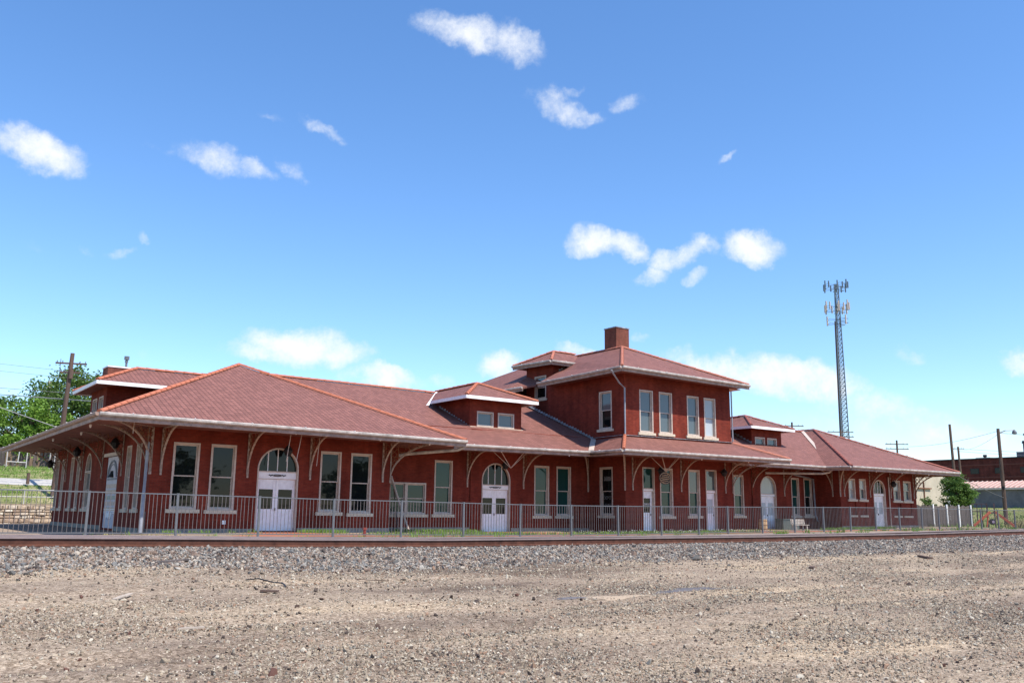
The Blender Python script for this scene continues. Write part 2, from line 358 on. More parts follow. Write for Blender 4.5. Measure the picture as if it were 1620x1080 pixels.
# ------------------------------------------------------------------ the ground
from mathutils import noise as mn
RX, RZ = [-20, 2.3, 5.4, 8, 11, 15.5, 23, 30, 39, 60], [1.02, 1.01, .97, .93, .90, .90, .91, .945, 1.05, 1.12]
FX, FZ = [-20, 3, 10, 22, 27, 31, 36, 41, 48, 58, 80], [.78, .75, .70, .63, .66, .70, .75, .80, .84, .86, .86]
BX, BZ = [-40, 8, 16, 24, 33, 45, 60, 70, 80, 95, 110, 150, 400, 2000], [.30, .36, .44, .40, .36, .42, .48, .62, .70, .80, 1.0, 3.2, 3.6, 5.0]
def sstep(t): t = min(1, max(0, t)); return t*t*(3-2*t)
def fbm(x, y, s, o=3): return mn.fractal((x*s, y*s, 1.3), .9, 2.1, o, noise_basis='PERLIN_ORIGINAL')
def H(x, y, rough=True):
    r = interp(x, RX, RZ); toe = r-.37
    if y < 14.9: h = toe*max(0, (y-1)/13.9)**1.0
    elif y < 16.9: h = toe + (r-.2-toe)*sstep((y-14.9)/2)
    elif y < 20.4: h = r-.2
    elif y < 22: h = r-.2 - .12*(y-20.4)/1.6
    elif y < 26.9: h = (r-.32) + (interp(x, FX, FZ)-(r-.32))*(y-22)/4.9
    elif y < 38: h = interp(x, FX, FZ) + (interp(x, BX, BZ)-interp(x, FX, FZ))*(y-26.9)/11.1
    else: h = interp(x, BX, BZ)
    if rough and 5 < y < 13.5:
        for yc in (7.4, 9.1, 11.9):
            dd_ = y-(yc+.06*x+.35*math.sin(x*.16+yc)); h -= .028*math.exp(-(dd_/.16)**2)-.012*math.exp(-((abs(dd_)-.32)/.12)**2)
    if rough and y < 17: h += .035*fbm(x, y, .35, 4) + .012*fbm(x, y, 2.3, 3)
    return h
def sheet(name, xs, ys, m, f=H, dz=0, kind='structure'):
    nx, ny = len(xs), len(ys)
    v = [(x, y, f(x, y)+dz) for y in ys for x in xs]
    q = [(j*nx+i, j*nx+i+1, (j+1)*nx+i+1, (j+1)*nx+i) for j in range(ny-1) for i in range(nx-1)]
    me = bpy.data.meshes.new(name); me.from_pydata(v, [], q); me.materials.append(m)
    me.polygons.foreach_set('use_smooth', [True]*len(q))
    return tag(link(name, me), kind=kind)
def groundmat(name, cols, s1=.35, s2=30, bump=.6, bs=45, stretch=None, pebbles=0, lo_=.28):
    m = bpy.data.materials.new(name); m.use_nodes = True; t = m.node_tree; p = t.nodes['Principled BSDF']; L = t.links
    p.inputs['Roughness'].default_value = .95; p.inputs['Specular IOR Level'].default_value = .15
    g = t.nodes.new('ShaderNodeNewGeometry'); mp = t.nodes.new('ShaderNodeMapping'); mp.inputs['Scale'].default_value = stretch or (1, 1, 1)
    L.new(g.outputs['Position'], mp.inputs[0])
    a = t.nodes.new('ShaderNodeTexNoise'); a.inputs['Scale'].default_value = s1; a.inputs['Detail'].default_value = 7; a.inputs['Roughness'].default_value = .62
    L.new(mp.outputs[0], a.inputs['Vector'])
    r = t.nodes.new('ShaderNodeValToRGB'); e = r.color_ramp.elements
    while len(e) < len(cols): e.new(.5)
    for i, c in enumerate(cols): e[i].position = lo_ + (1-2*lo_)*i/(len(cols)-1); e[i].color = c + (1,)
    L.new(a.outputs['Fac'], r.inputs[0])
    b = t.nodes.new('ShaderNodeTexNoise'); b.inputs['Scale'].default_value = s2; b.inputs['Detail'].default_value = 10; b.inputs['Roughness'].default_value = .8
    L.new(g.outputs['Position'], b.inputs['Vector'])
    r2 = t.nodes.new('ShaderNodeValToRGB'); f = r2.color_ramp.elements; f[0].position = .33; f[1].position = .68
    f[0].color = (.55, .53, .52, 1); f[1].color = (1.38, 1.38, 1.38, 1)
    L.new(b.outputs['Fac'], r2.inputs[0])
    mm = t.nodes.new('ShaderNodeMix'); mm.data_type = 'RGBA'; mm.blend_type = 'MULTIPLY'; mm.inputs['Factor'].default_value = 1
    L.new(r.outputs[0], mm.inputs['A']); L.new(r2.outputs[0], mm.inputs['B']); L.new(mm.outputs['Result'], p.inputs['Base Color'])
    bp = t.nodes.new('ShaderNodeBump'); bp.inputs['Strength'].default_value = bump; bp.inputs['Distance'].default_value = .03
    hgt = b.outputs['Fac']
    if pebbles:
        for vs_ in (pebbles, pebbles*.42):
            vo = t.nodes.new('ShaderNodeTexVoronoi'); vo.inputs['Scale'].default_value = vs_; L.new(g.outputs['Position'], vo.inputs['Vector'])
            sx = t.nodes.new('ShaderNodeSeparateColor'); L.new(vo.outputs['Color'], sx.inputs[0])
            r3 = t.nodes.new('ShaderNodeValToRGB'); ee = r3.color_ramp.elements; ee[0].position = 0; ee[1].position = 1; ee[0].color = (.62, .58, .55, 1); ee[1].color = (1.42, 1.44, 1.46, 1)
            L.new(sx.outputs[0], r3.inputs[0]); m4 = t.nodes.new('ShaderNodeMix'); m4.data_type = 'RGBA'; m4.blend_type = 'MULTIPLY'; m4.inputs['Factor'].default_value = .8
            src = p.inputs['Base Color'].links[0].from_socket; L.new(src, m4.inputs['A']); L.new(r3.outputs[0], m4.inputs['B']); L.new(m4.outputs['Result'], p.inputs['Base Color'])
            hgt = smath('SUBTRACT', hgt, smath('MULTIPLY', vo.outputs['Distance'], .6, tree=t), tree=t)
    L.new(hgt, bp.inputs['Height']); L.new(bp.outputs[0], p.inputs['Normal'])
    MATS[name] = m; return m
DIRT = groundmat('yard_dirt', [(.150,.112,.083), (.265,.206,.152), (.335,.265,.192), (.44,.345,.235)], s1=.38, stretch=(.45, 1.5, 1), pebbles=70, lo_=.36)
DIRT2 = groundmat('platform_dirt', [(.20,.155,.12), (.30,.23,.17), (.36,.28,.20)], s1=.5)
GRASS = groundmat('dry_grass_ground', [(.13,.17,.045), (.20,.22,.07), (.27,.25,.10), (.36,.30,.16)], s1=.12, s2=6)
GRASSL = groundmat('green_grass_ground', [(.10,.14,.04), (.17,.20,.07), (.26,.25,.12), (.36,.30,.19)], s1=.3, s2=8)
def fr(a, b, s): return list(np.arange(a, b+1e-6, s))
sheet('yard_ground', fr(-60, 0, 6)[:-1]+fr(0, 44, .11)+fr(46, 120, 4), fr(-40, 3, 4)[:-1]+fr(3.5, 17, .11)+[18, 20.4, 21, 22.1], DIRT)
sheet('station_ground', fr(-60, 2, 6)+fr(3, 82, 1), [22.1]+fr(23, 44, 1)+[50, 60, 68.2, 73.3], DIRT2, f=lambda x, y: H(x, y, False))
sheet('east_field', fr(82, 200, 3)+[230, 300, 400, 700, 1500], [22.1, 26.9]+fr(30, 130, 4)+[170, 250, 400, 1200], GRASS, f=lambda x, y: H(x, y, False)+.12*fbm(x, y, .06))
sheet('west_field', [-1200, -400, -150, -60], [-400, -100, -40, 22.1, 68, 160, 400, 1200], GRASS, f=lambda x, y: .3)
sheet('far_field', [-60, 0, 40, 82], [160, 400, 1200], GRASS, f=lambda x, y: .3)
sheet('south_field', [-60, 82, 400, 1500], [-400, -100, -40.02], GRASS, f=lambda x, y: 0)
sheet('southeast_field', [120, 400, 1500], [-40, 0, 22.1], GRASS, f=lambda x, y: 1.0)
def HB(x, y): return interp(y, [73.3, 77, 80, 88, 95, 110, 160], [1.66, 2.75, 3.65, 4.6, 5.2, 5.8, 6.0]) + .10*fbm(x, y, .25)
sheet('grass_bank', fr(-60, 82, 1.5), fr(73.5, 110, 1.2)+[120, 140, 160], GRASSL, f=HB)
GRAVP = mat('path_gravel', (.42, .40, .37, 1), .95, var=.15, scale=4)
o = sheet('footpath', fr(-10, 16.6, .8), [78.4, 79, 79.7, 80.4], GRAVP, f=HB, dz=.03)
# brick paving in front of the doors, wavy edge where weeds and dirt have crept in
def pav_edge(x): return interp(x, [9, 12, 14.5, 16, 18.5, 20, 22, 24, 27, 29.5, 31.5, 34, 36, 38, 41, 43, 60, 66, 80], [33.5, 36, 40.2, 43, 43, 41, 36, 33.5, 35.5, 40, 45.9, 45.5, 40, 36, 38, 42.4, 42.4, 40, 38])
v = []; q = []; xs = fr(7, 80, .5)
for x in xs:
    e = pav_edge(x)
    for k in range(7):
        y = 29 + (e-29)*k/6; v.append((x, y, H(x, y, False)+.012))
for i in range(len(xs)-1):
    for k in range(6): q.append((i*7+k, (i+1)*7+k, (i+1)*7+k+1, i*7+k+1))
me = bpy.data.meshes.new('brick_platform'); me.from_pydata(v, [], q); me.materials.append(PAVE)
tag(link('brick_platform', me), kind='structure')

# stones of the ballast and of the yard
def stonemat(name, cols):
    m = bpy.data.materials.new(name); m.use_nodes = True; t = m.node_tree; p = t.nodes['Principled BSDF']
    p.inputs['Roughness'].default_value = .9; p.inputs['Specular IOR Level'].default_value = .2
    oi = t.nodes.new('ShaderNodeObjectInfo'); r = t.nodes.new('ShaderNodeValToRGB'); r.color_ramp.interpolation = 'CONSTANT'; e = r.color_ramp.elements
    while len(e) < len(cols): e.new(.5)
    for i, c in enumerate(cols): e[i].position = i/len(cols); e[i].color = c + (1,)
    t.links.new(oi.outputs['Random'], r.inputs[0]); t.links.new(r.outputs[0], p.inputs['Base Color'])
    return m
BALM = stonemat('ballast_stone', [(.20,.185,.16), (.27,.25,.22), (.14,.135,.125), (.31,.25,.20), (.18,.125,.095), (.35,.32,.275), (.10,.08,.07), (.24,.18,.14), (.17,.165,.155), (.40,.34,.27), (.22,.155,.12), (.07,.06,.055)])
YARM = stonemat('yard_stone', [(.32,.265,.195), (.41,.35,.265), (.25,.20,.145), (.18,.14,.10), (.48,.425,.335), (.29,.185,.125), (.36,.29,.205), (.14,.11,.085), (.26,.23,.185), (.38,.315,.23), (.08,.06,.05), (.31,.25,.18)])
def scatter(name, n, xr, yr, size, m, dz, clump=None, vis=True):
    pos = []; sc_ = []; ro = []
    X = rng.uniform(*xr, n); Y = rng.uniform(*yr, n)
    if vis:                                  # only ground in front of the photographer
        d = X*fw.x + Y*fw.y; l = X*rt0.x + Y*rt0.y; k = (d > 4) & (np.abs(l) < d*.75+(9 if yr[1] > 17 else 3.5)); X = X[k]; Y = Y[k]
    szs = size(len(X)); rr = rng.uniform(0, 6.283, (len(X), 3)); an = rng.uniform(.55, 1.25, (len(X), 3))
    for i in range(len(X)):
        x, y = X[i], Y[i]
        if clump and rng.random() > clump(x, y): continue
        s = szs[i]; pos.append((x, y, H(x, y)+s*dz)); sc_.append(an[i]*s*np.array((1.15, 1, .75))); ro.append(rr[i])
    return points(name, pos, sc_, ro, m)
b1 = scatter('ballast', 150000, (-8, 56), (13.2, 17.6), lambda n: rng.lognormal(math.log(.0185), .34, n), BALM, .4, clump=lambda x, y: sstep((y-13.6-.9*fbm(x, y, .4, 3))/1.7)*.97+.03)
b2 = scatter('track_bed_ballast', 60000, (-8, 58), (17.4, 21.4), lambda n: rng.lognormal(math.log(.021), .3, n), BALM, .1)
cl = lambda x, y: min(1, max(.16, .55 + 1.1*fbm(x*.6, y*1.3, .55, 3)))
g1 = scatter('yard_gravel', 300000, (0, 44), (3.6, 15.4), lambda n: rng.lognormal(math.log(.0088), .42, n), YARM, .2, clump=cl)
g1b = scatter('near_gravel', 150000, (0, 14), (3.6, 11), lambda n: rng.lognormal(math.log(.0066), .42, n), YARM, .2, clump=cl)
g2 = scatter('yard_cobbles', 2200, (0, 44), (3.6, 15.2), lambda n: rng.lognormal(math.log(.016), .35, n), YARM, .35, clump=lambda x, y: .3+cl(x, y)*.7)
DKM = stonemat('dark_clod', [(.07,.045,.035), (.10,.075,.06), (.045,.035,.03), (.12,.06,.045)])
g3 = scatter('dark_clods', 420, (0, 44), (3.8, 14.9), lambda n: rng.lognormal(math.log(.019), .30, n), DKM, .45)

# ------------------------------------------------------------------ the railway track
def tiltx(x0, x1, step=1.0): return fr(x0, x1, step)
trk = thing('railway_track', 'single railway track with rusty rails on ballast in front of the station', 'railway track', (0, 18.5, 0))
def rail(y, m=None):
    prof = [(-.07,-.17), (.07,-.17), (.07,-.155), (.012,-.13), (.012,-.045), (.036,-.035), (.036,0), (-.036,0), (-.036,-.035), (-.012,-.045), (-.012,-.13), (-.07,-.155)]
    xs = tiltx(-20, 60, 1); v = []; f = []; mi = []; n = len(prof)
    for x in xs:
        r = interp(x, RX, RZ)
        for (a, b) in prof: v.append((x, y-18.5+a, r+b))
    M = MB(); M.v = v
    for i in range(len(xs)-1):
        for k in range(n):
            M.f.append((i*n+k, i*n+(k+1) % n, (i+1)*n+(k+1) % n, (i+1)*n+k)); M.m.append(1 if k in (5, 6, 7) else 0)
    return M.build('rail', [RAILM, RAILT], trk)
rail(17.78); rail(19.22)
tm = MB().box((-.11, -1.25, -.17), (.11, 1.25, 0)).mesh('tie', TIE)
for k in range(150):
    x = -18+k*.52; link('tie', tm, trk, (x, random.uniform(-.05, .05), interp(x, RX, RZ)-.175), (0, 0, R(random.uniform(-1, 1))))

# ------------------------------------------------------------------ station building
depot = thing('train_station', 'long red brick railway station with tiled hipped roofs and two storey centre', 'building', (43, 54, .4))
DL = Vector((43, 54, .4)); INV = Matrix.Translation(-DL)
def bpart(M, name, mats, parent=None, **k):
    me = M.mesh(name, mats, **k)
    if (parent or depot) is depot: me.transform(INV)
    return link(name, me, parent or depot)
def front(Yw): return lambda u, d, z: (u, Yw-d, z)
def west(Xw): return lambda u, d, z: (Xw-d, u, z)
def wall(P, u0, u1, z0, z1, ops=(), name='wall', m=BRICK, parent=None, plinth=True, reveal=.30):
    """brick wall skin with real openings; ops: (u0,z0,u1,z1[,spring])"""
    M = MB(); us = sorted({u0, u1} | {o[0] for o in ops} | {o[2] for o in ops}); zs = sorted({z0, z1} | {o[1] for o in ops} | {o[3] for o in ops})
    def q(a, b, c, d, mi=0): M.add([P(*a), P(*b), P(*c), P(*d)], [(0, 1, 2, 3)], mi)
    for i in range(len(us)-1):
        for j in range(len(zs)-1):
            um = (us[i]+us[i+1])/2; zm = (zs[j]+zs[j+1])/2
            if any(o[0] < um < o[2] and o[1] < zm < o[3] for o in ops): continue
            q((us[i], 0, zs[j]), (us[i+1], 0, zs[j]), (us[i+1], 0, zs[j+1]), (us[i], 0, zs[j+1]))
    for o in ops:
        a, b, c, d = o[:4]; ol = []
        if len(o) > 4:
            s = o[4]; cx = (a+c)/2; rx = (c-a)/2; rz = d-s; N = 16
            arc = [(cx-rx*math.cos(math.pi*k/N), s+rz*math.sin(math.pi*k/N)) for k in range(N+1)]
            for k in range(N):
                (p0, h0), (p1, h1) = arc[k], arc[k+1]; q((p0, 0, h0), (p1, 0, h1), (p1, 0, d), (p0, 0, d))
            ol = [(a, b)] + arc + [(c, b)]
        else: ol = [(a, b), (a, d), (c, d), (c, b)]
        ol.append(ol[0])
        for k in range(len(ol)-1):
            (p0, h0), (p1, h1) = ol[k], ol[k+1]
            q((p0, 0, h0), (p1, 0, h1), (p1, -reveal, h1), (p0, -reveal, h0))
    o = bpart(M, name, m, parent, recalc=False)
    return o
def hollow(M, P, a, b, c, d, w, d0, d1, mi=0, bottom=True):  # rectangular frame
    M.box((a, d0, b), (a+w, d1, d), P, mi); M.box((c-w, d0, b), (c, d1, d), P, mi)
    M.box((a+w, d0, d-w), (c-w, d1, d), P, mi)
    if bottom: M.box((a+w, d0, b), (c-w, d1, b+w), P, mi)
def wpar(P, u, z):                          # an Empty at the foot of a window or door
    return Vector(P(u, 0, z))
def sub(name, M, mats, par, org, **k):
    me = M.mesh(name, mats, **k); me.transform(Matrix.Translation(-org)); return link(name, me, par)
def window(P, a, b, c, d, glass=G_DARK, glass2=None, sash=True, mull=None, sill=True, parent=None, paint=CREAMP, depth=.24, rail_at=.5, stone_w=.10):
    org = wpar(P, (a+c)/2, b)
    base = (parent or depot); off = DL if base is depot else Vector(base['org'])
    e = link('window', None, base, org-off); e['kind'] = 'part'; del e['kind']
    F = MB(); hollow(F, P, a, b, c, d, .085, -depth, .025)
    if mull: F.box((mull-.09, -depth, b+.085), (mull+.09, .0, d-.085), P)
    segs = [(a+.085, c-.085)] if not mull else [(a+.085, mull-.09), (mull+.09, c-.085)]
    sub('frame', F, paint, e, org)
    for (s, t) in segs:
        zb, zt = b+.085, d-.085; zm = zb+(zt-zb)*rail_at; Sx = MB()
        if sash:
            hollow(Sx, P, s, zm-.03, t, zt, .055, -.15, -.09); hollow(Sx, P, s, zb, t, zm+.03, .055, -.21, -.155)
            sub('sash', Sx, WHITEP if paint is WHITEP else paint, e, org)
            sub('pane', MB().box((s+.055, -.125, zm+.025), (t-.055, -.115, zt-.055), P), glass, e, org)
            sub('pane', MB().box((s+.055, -.19, zb+.055), (t-.055, -.18, zm-.025), P), glass2 or glass, e, org)
        else:
            hollow(Sx, P, s, zb, t, zt, .055, -.15, -.09); sub('sash', Sx, paint, e, org)
            sub('pane', MB().box((s+.055, -.125, zb+.055), (t-.055, -.115, zt-.055), P), glass, e, org)
    if sill: sub('sill', MB().box((a-.16, -.05, b-.17), (c+.16, stone_w, b-.003), P), STONE, e, org)
    return e
def panel(M, P, a, b, c, d, y, mi=0):       # raised and fielded panel moulding
    hollow(M, P, a, b, c, d, .025, y, y+.018, mi)
def door(P, a, b, c, head, trans, top, spring=None, leaves=2, glass=G_DARK, lglass=None, plaque=False, lites=3, lz=None):
    """door under a glazed transom; head = top of leaves, trans = bottom of transom glass"""
    org = wpar(P, (a+c)/2, b); e = link('door', None, depot, org-DL); D = -.22
    F = MB(); F.box((a, D, b), (a+.07, .02, spring or top-.07), P); F.box((c-.07, D, b), (c, .02, spring or top-.07), P)
    F.box((a+.07, D, head), (c-.07, D+.12, trans), P); F.box((a+.07, D+.12, trans-.05), (c-.07, D+.16, trans), P)
    cx = (a+c)/2
    if spring:
        N = 18
        for k in range(N):
            t0, t1 = math.pi*k/N, math.pi*(k+1)/N; pts = []
            for rr in (0, .075):
                rx, rz_ = (c-a)/2-rr, top-spring-rr
                for t in (t0, t1): pts.append((cx-rx*math.cos(t), spring+rz_*math.sin(t)))
            o0, o1, i0, i1 = pts
            vs = [P(p[0], dd, p[1]) for dd in (D, .02) for p in (o0, o1, i1, i0)]
            F.add(vs, [(0,1,2,3), (7,6,5,4), (0,4,5,1), (1,5,6,2), (2,6,7,3), (3,7,4,0)])
    else: F.box((a, D, top-.07), (c, .02, top), P)
    sub('door_frame', F, [CREAMP], e, org)
    H_ = MB().box((a+.07, D+.001, head+.005), (c-.07, D+.125, trans-.055), P); sub('header_panel', H_, WHITEP, e, org)
    # transom glass
    T = MB()
    if spring:
        N = 18; arc = [(cx-((c-a)/2-.075)*math.cos(math.pi*k/N), spring+(top-spring-.075)*math.sin(math.pi*k/N)) for k in range(N+1)]
        ring = [(a+.075, trans)] + arc + [(c-.075, trans)]
        T.add([P(u, D+.06, z) for u, z in ring], [tuple(range(len(ring)))])
    else: T.box((a+.07, D+.05, trans), (c-.07, D+.06, top-.07), P)
    sub('transom_pane', T, glass, e, org)
    if lites > 1:
        B = MB()
        for k in range(1, lites):
            u = a+.07+(c-a-.14)*k/lites
            zt = spring+(top-spring-.075)*math.sqrt(max(0, 1-((u-cx)/((c-a)/2-.075))**2)) if spring else top-.07
            B.box((u-.02, D+.04, trans), (u+.02, D+.09, zt), P)
        sub('glazing_bar', B, WHITEP, e, org)
    if plaque:
        Q = MB(); zc = (head+trans)/2-.02
        Q.tube([(cx+.22*math.cos(t)*1.0, -.08, zc+.045*math.sin(t)) for t in np.linspace(0, 2*math.pi, 17)], .013, 5, P, cap=False)
        for s in (-1, 1):
            Q.tube([(cx+s*(.24+.035*k), -.085, zc+.025*math.sin(k*1.6)) for k in range(7)], [.028, .03, .026, .03, .026, .03, .012], 5, P)
        Q.box((cx-.19, -.10, zc-.028), (cx+.19, -.09, zc+.028), P, 0)
        Q.box((cx-.13, -.092, zc-.010), (cx+.13, -.086, zc+.012), P, 1)
        sub('plaque', Q, [BLACK, CREAMP], e, org)
    n = leaves; w = (c-a-.14)/n
    for k in range(n):
        l = a+.07+k*w+.006; r = l+w-.012; hh = head-b; Lf = MB(); y = D+.02
        gz0 = b+hh*(lz[0] if lz else .42); gz1 = b+hh*(lz[1] if lz else .80); st = .13 if n == 2 else .16
        Lf.box((l, D-.03, b+.01), (l+st, y, head-.01), P); Lf.box((r-st, D-.03, b+.01), (r, y, head-.01), P)
        Lf.box((l+st, D-.03, gz1), (r-st, y, head-.01), P); Lf.box((l+st, D-.03, b+.01), (r-st, y, gz0), P)
        panel(Lf, P, l+st+.02, gz1+.06, r-st-.02, head-.09, y)
        zz = b+.16
        while zz < gz0-.2:
            panel(Lf, P, l+st-.01, zz, r-st+.01, min(zz+.22, gz0-.05), y); zz += .25
        lf = sub('door_leaf', Lf, WHITEP, e, org)
        sub('pane', MB().box((l+st, D-.015, gz0), (r-st, D-.005, gz1), P), lglass or G_DARK, e, org)
    Hd = MB(); Hd.box((cx-.03 if n == 2 else c-.25, D+.02, b+.98), (cx+.01 if n == 2 else c-.21, D+.09, b+1.12), P); sub('handle', Hd, BLACK, e, org)
    return e

HEAD, SILL = 4.57, 1.44
# left wing front
L = front(43.2); XW0, XW1 = 11.15, 23.57
wall(L, XW0, XW1, -.3, 6.3, [(12.11, 1.50, 13.34, 4.58), (13.87, 1.48, 15.10, 4.58), (16.20, .50, 18.34, 4.56, 3.49), (19.50, 1.44, 20.66, 4.52), (21.22, 1.40, 22.44, 4.50)])
window(L, 12.11, 1.50, 13.34, 4.58); window(L, 13.87, 1.48, 15.10, 4.58)
door(L, 16.20, .50, 18.34, 3.03, 3.41, 4.56, spring=3.49, plaque=True, lites=4)
window(L, 19.50, 1.44, 20.66, 4.52); window(L, 21.22, 1.40, 22.44, 4.50)
# main left front
M0 = front(46.2)
wall(M0, 23.57, 40.3, -.3, 6.6, [(25.19, 1.37, 27.62, 3.18), (28.18, 1.38, 29.44, 4.56), (31.60, .36, 33.78, 4.56, 3.47), (35.69, 1.35, 36.91, 4.54), (37.54, 1.36, 38.76, 4.55)])
window(M0, 25.19, 1.37, 27.62, 3.18, G_GREEN, mull=26.30); window(M0, 28.18, 1.38, 29.44, 4.56, G_GREEN)
door(M0, 31.60, .36, 33.78, 2.92, 3.23, 4.56, spring=3.47, plaque=True, lites=4)
window(M0, 35.69, 1.35, 36.91, 4.54, G_GREEN); window(M0, 37.54, 1.36, 38.76, 4.55, G_GREEN)
wall(lambda u, d, z: (23.57+d, u, z), 43.2, 46.2, -.3, 6.3)          # east side of the left wing
wall(front(46.12), 30.72, 31.52, -.3, 6.6, name='pilaster'); 
# centre pavilion, ground floor
Pv = front(42.6)
wall(Pv, 40.3, 50.7, -.3, 6.7, [(41.83, .46, 42.93, 4.55), (43.43, 1.42, 44.63, 4.55), (46.15, 1.46, 47.28, 4.55), (47.88, .46, 49.01, 4.60)])
door(Pv, 41.83, .46, 42.93, 3.02, 3.20, 4.55, leaves=1, glass=G_GREEN, lites=1, lz=(.46, .82))
window(Pv, 43.43, 1.42, 44.63, 4.55, G_GREEN); window(Pv, 46.15, 1.46, 47.28, 4.55, G_GREY, G_GREEN)
door(Pv, 47.88, .46, 49.01, 3.02, 3.22, 4.60, leaves=1, glass=G_GREY, lglass=G_FROST, lites=1, lz=(.46, .84))
Wp = west(40.3)
wall(Wp, 42.6, 46.2, -.3, 6.7, [(43.78, 1.42, 45.03, 4.55)]); pw = window(Wp, 43.78, 1.42, 45.03, 4.55, G_DARK)
wall(lambda u, d, z: (50.7+d, u, z), 42.6, 46.2, -.3, 6.7)
# main right front
wall(M0, 50.7, 65.06, -.3, 6.7, [(55.06, 1.50, 56.24, 4.60), (58.26, .50, 60.21, 4.64, 3.66), (62.18, 1.55, 63.20, 4.60), (63.85, 1.56, 64.93, 4.62)])
window(M0, 55.06, 1.50, 56.24, 4.60, G_GREY, G_GREEN)
door(M0, 58.26, .50, 60.21, 3.04, 3.25, 4.64, spring=3.66, glass=G_PALE, lglass=G_FROST, lites=1)
window(M0, 62.18, 1.55, 63.20, 4.60, G_GREEN); window(M0, 63.85, 1.56, 64.93, 4.62, G_GREEN, G_DARK)
wall(front(46.12), 57.2, 57.95, -.3, 6.6, name='pilaster')
# right wing
Rw = front(43.6); lo = lambda a, c: (a, 1.66, c, 2.72)
wall(Rw, 65.06, 76.33, -.3, 6.3, [(66.21, 2.93, 67.14, 4.60), (67.73, 2.93, 68.68, 4.62), (69.72, .70, 71.51, 4.62, 3.70), (72.75, 2.93, 73.84, 4.63), (74.33, 2.92, 75.51, 4.63),
     lo(66.21, 67.14), lo(67.73, 68.68), lo(72.75, 73.84), lo(74.33, 75.51)], reveal=.22)
for a, c in ((66.21, 67.14), (67.73, 68.68), (72.75, 73.84), (74.33, 75.51)):
    bpart(MB().box((a, -.10, 1.66), (c, -.08, 2.72), Rw), 'recessed_panel', BRICK)
    bpart(MB().box((a-.1, -.05, 1.50), (c+.1, .06, 1.655), Rw), 'lower_sill', STONE)
window(Rw, 66.21, 2.93, 67.14, 4.60, G_PALE); window(Rw, 67.73, 2.93, 68.68, 4.62, G_PALE, G_GREY)
door(Rw, 69.72, .70, 71.51, 3.28, 3.50, 4.62, spring=3.70, glass=G_DARK, lglass=G_FROST, lites=4)
window(Rw, 72.75, 2.93, 73.84, 4.63, G_PALE, G_GREY); window(Rw, 74.33, 2.92, 75.51, 4.63, G_GREY)
wall(west(65.06), 43.6, 46.2, -.3, 6.3); wall(lambda u, d, z: (76.33+d, u, z), 43.6, 62, -.3, 6.3)
# west gable side
G = west(11.15); k = 11.15/11.0
gw = [(a*k, b*k) for a, b in ((64.43, 65.35), (62.60, 63.45), (59.77, 60.60), (57.95, 58.75), (46.19, 47.05), (44.33, 45.20))]
wall(G, 43.2, 66.4, -.3, 6.3, [(a, 1.48, b, 4.57) for a, b in gw] + [(54.9*k, 1.48, 56.4*k, 4.62, 3.6), (48.7*k, .50, 51.2*k, 4.19)])
for a, b in gw: window(G, a, 1.48, b, 4.57, G_GREY)
window(G, 54.9*k+.0, 1.48, 56.4*k, 3.6, G_GREY, sill=True)
# arched head of that window
A = MB(); u0, u1 = 54.9*k, 56.4*k; cx = (u0+u1)/2; N = 12
for i in range(N):
    t0, t1 = math.pi*i/N, math.pi*(i+1)/N; pts = []
    for rr in (0, .10):
        for t in (t0, t1): pts.append((cx-((u1-u0)/2-rr)*math.cos(t), 3.6+(1.02-rr)*math.sin(t)))
    o0, o1, i0, i1 = pts; A.add([G(p[0], dd, p[1]) for dd in (-.24, .02) for p in (o0, o1, i1, i0)], [(0,1,2,3), (7,6,5,4), (0,4,5,1), (1,5,6,2), (2,6,7,3), (3,7,4,0)])
bpart(A, 'arched_frame', CREAMP)
arc = [(cx-((u1-u0)/2-.09)*math.cos(math.pi*i/N), 3.6+.92*math.sin(math.pi*i/N)) for i in range(N+1)]
bpart(MB().add([G(u, -.15, z) for u, z in arc], [tuple(range(N+1))]), 'arched_pane', G_GREY)
# ornamental white door on the west side
org = wpar(G, 49.95*k, .5); e = link('ornamental_door', None, depot, org-DL); e['label'] = 'pale ornamental door with painted arch'
a, c = 48.7*k, 51.2*k
sub('lintel', MB().box((a-.25, 0, 4.19), (c+.25, .14, 4.36), G), CREAMP, e, org)
sub('door_leaf', MB().box((a, -.12, .5), (c, -.05, 4.18), G), mat('pale_lilac_paint', (.52, .50, .54, 1), .6, var=.12, scale=3), e, org)
O = MB(); cxx = (a+c)/2
O.tube([(cxx-.95*math.cos(t), -.04, 3.1+.85*math.sin(t)) for t in np.linspace(0, math.pi, 15)], .06, 5, G)
O.tube([(cxx-.78*math.cos(t), -.04, 3.1+.68*math.sin(t)) for t in np.linspace(0, math.pi, 15)], .03, 5, G)
O.box((cxx-.95, -.05, 2.96), (cxx+.95, -.01, 3.06), G)
sub('arch_moulding', O, mat('grey_blue_trim', (.22, .24, .27, 1), .6), e, org)
O = MB(); O.tube([(cxx, -.03, 3.1), (cxx, -.03, 3.3), (cxx+.02, -.03, 3.42)], [.22, .12, .09], 8, G); sub('emblem', O, BLACK, e, org)
for i in range(5):
    z = 2.75-i*.30; sub('painted_band', MB().box((a+.12, -.05, z-.2), (c-.12, -.03, z), G), [CREAMP, STONE, mat('band_%s' % ('sage' if i == 2 else 'tan'), (.38, .41, .34, 1) if i == 2 else (.48, .38, .30, 1), .7)][i % 3], e, org)
for i in range(3): sub('moulding_strip', MB().box((a+.1, -.05, 1.26+i*.09), (c-.1, -.02, 1.30+i*.09), G), WHITEP, e, org)
for s in (-.4, 0, .4): sub('scallop', MB().tube([(cxx+s, -.05, 1.15), (cxx+s, -.01, 1.15)], .17, 12, G), WHITEP, e, org)
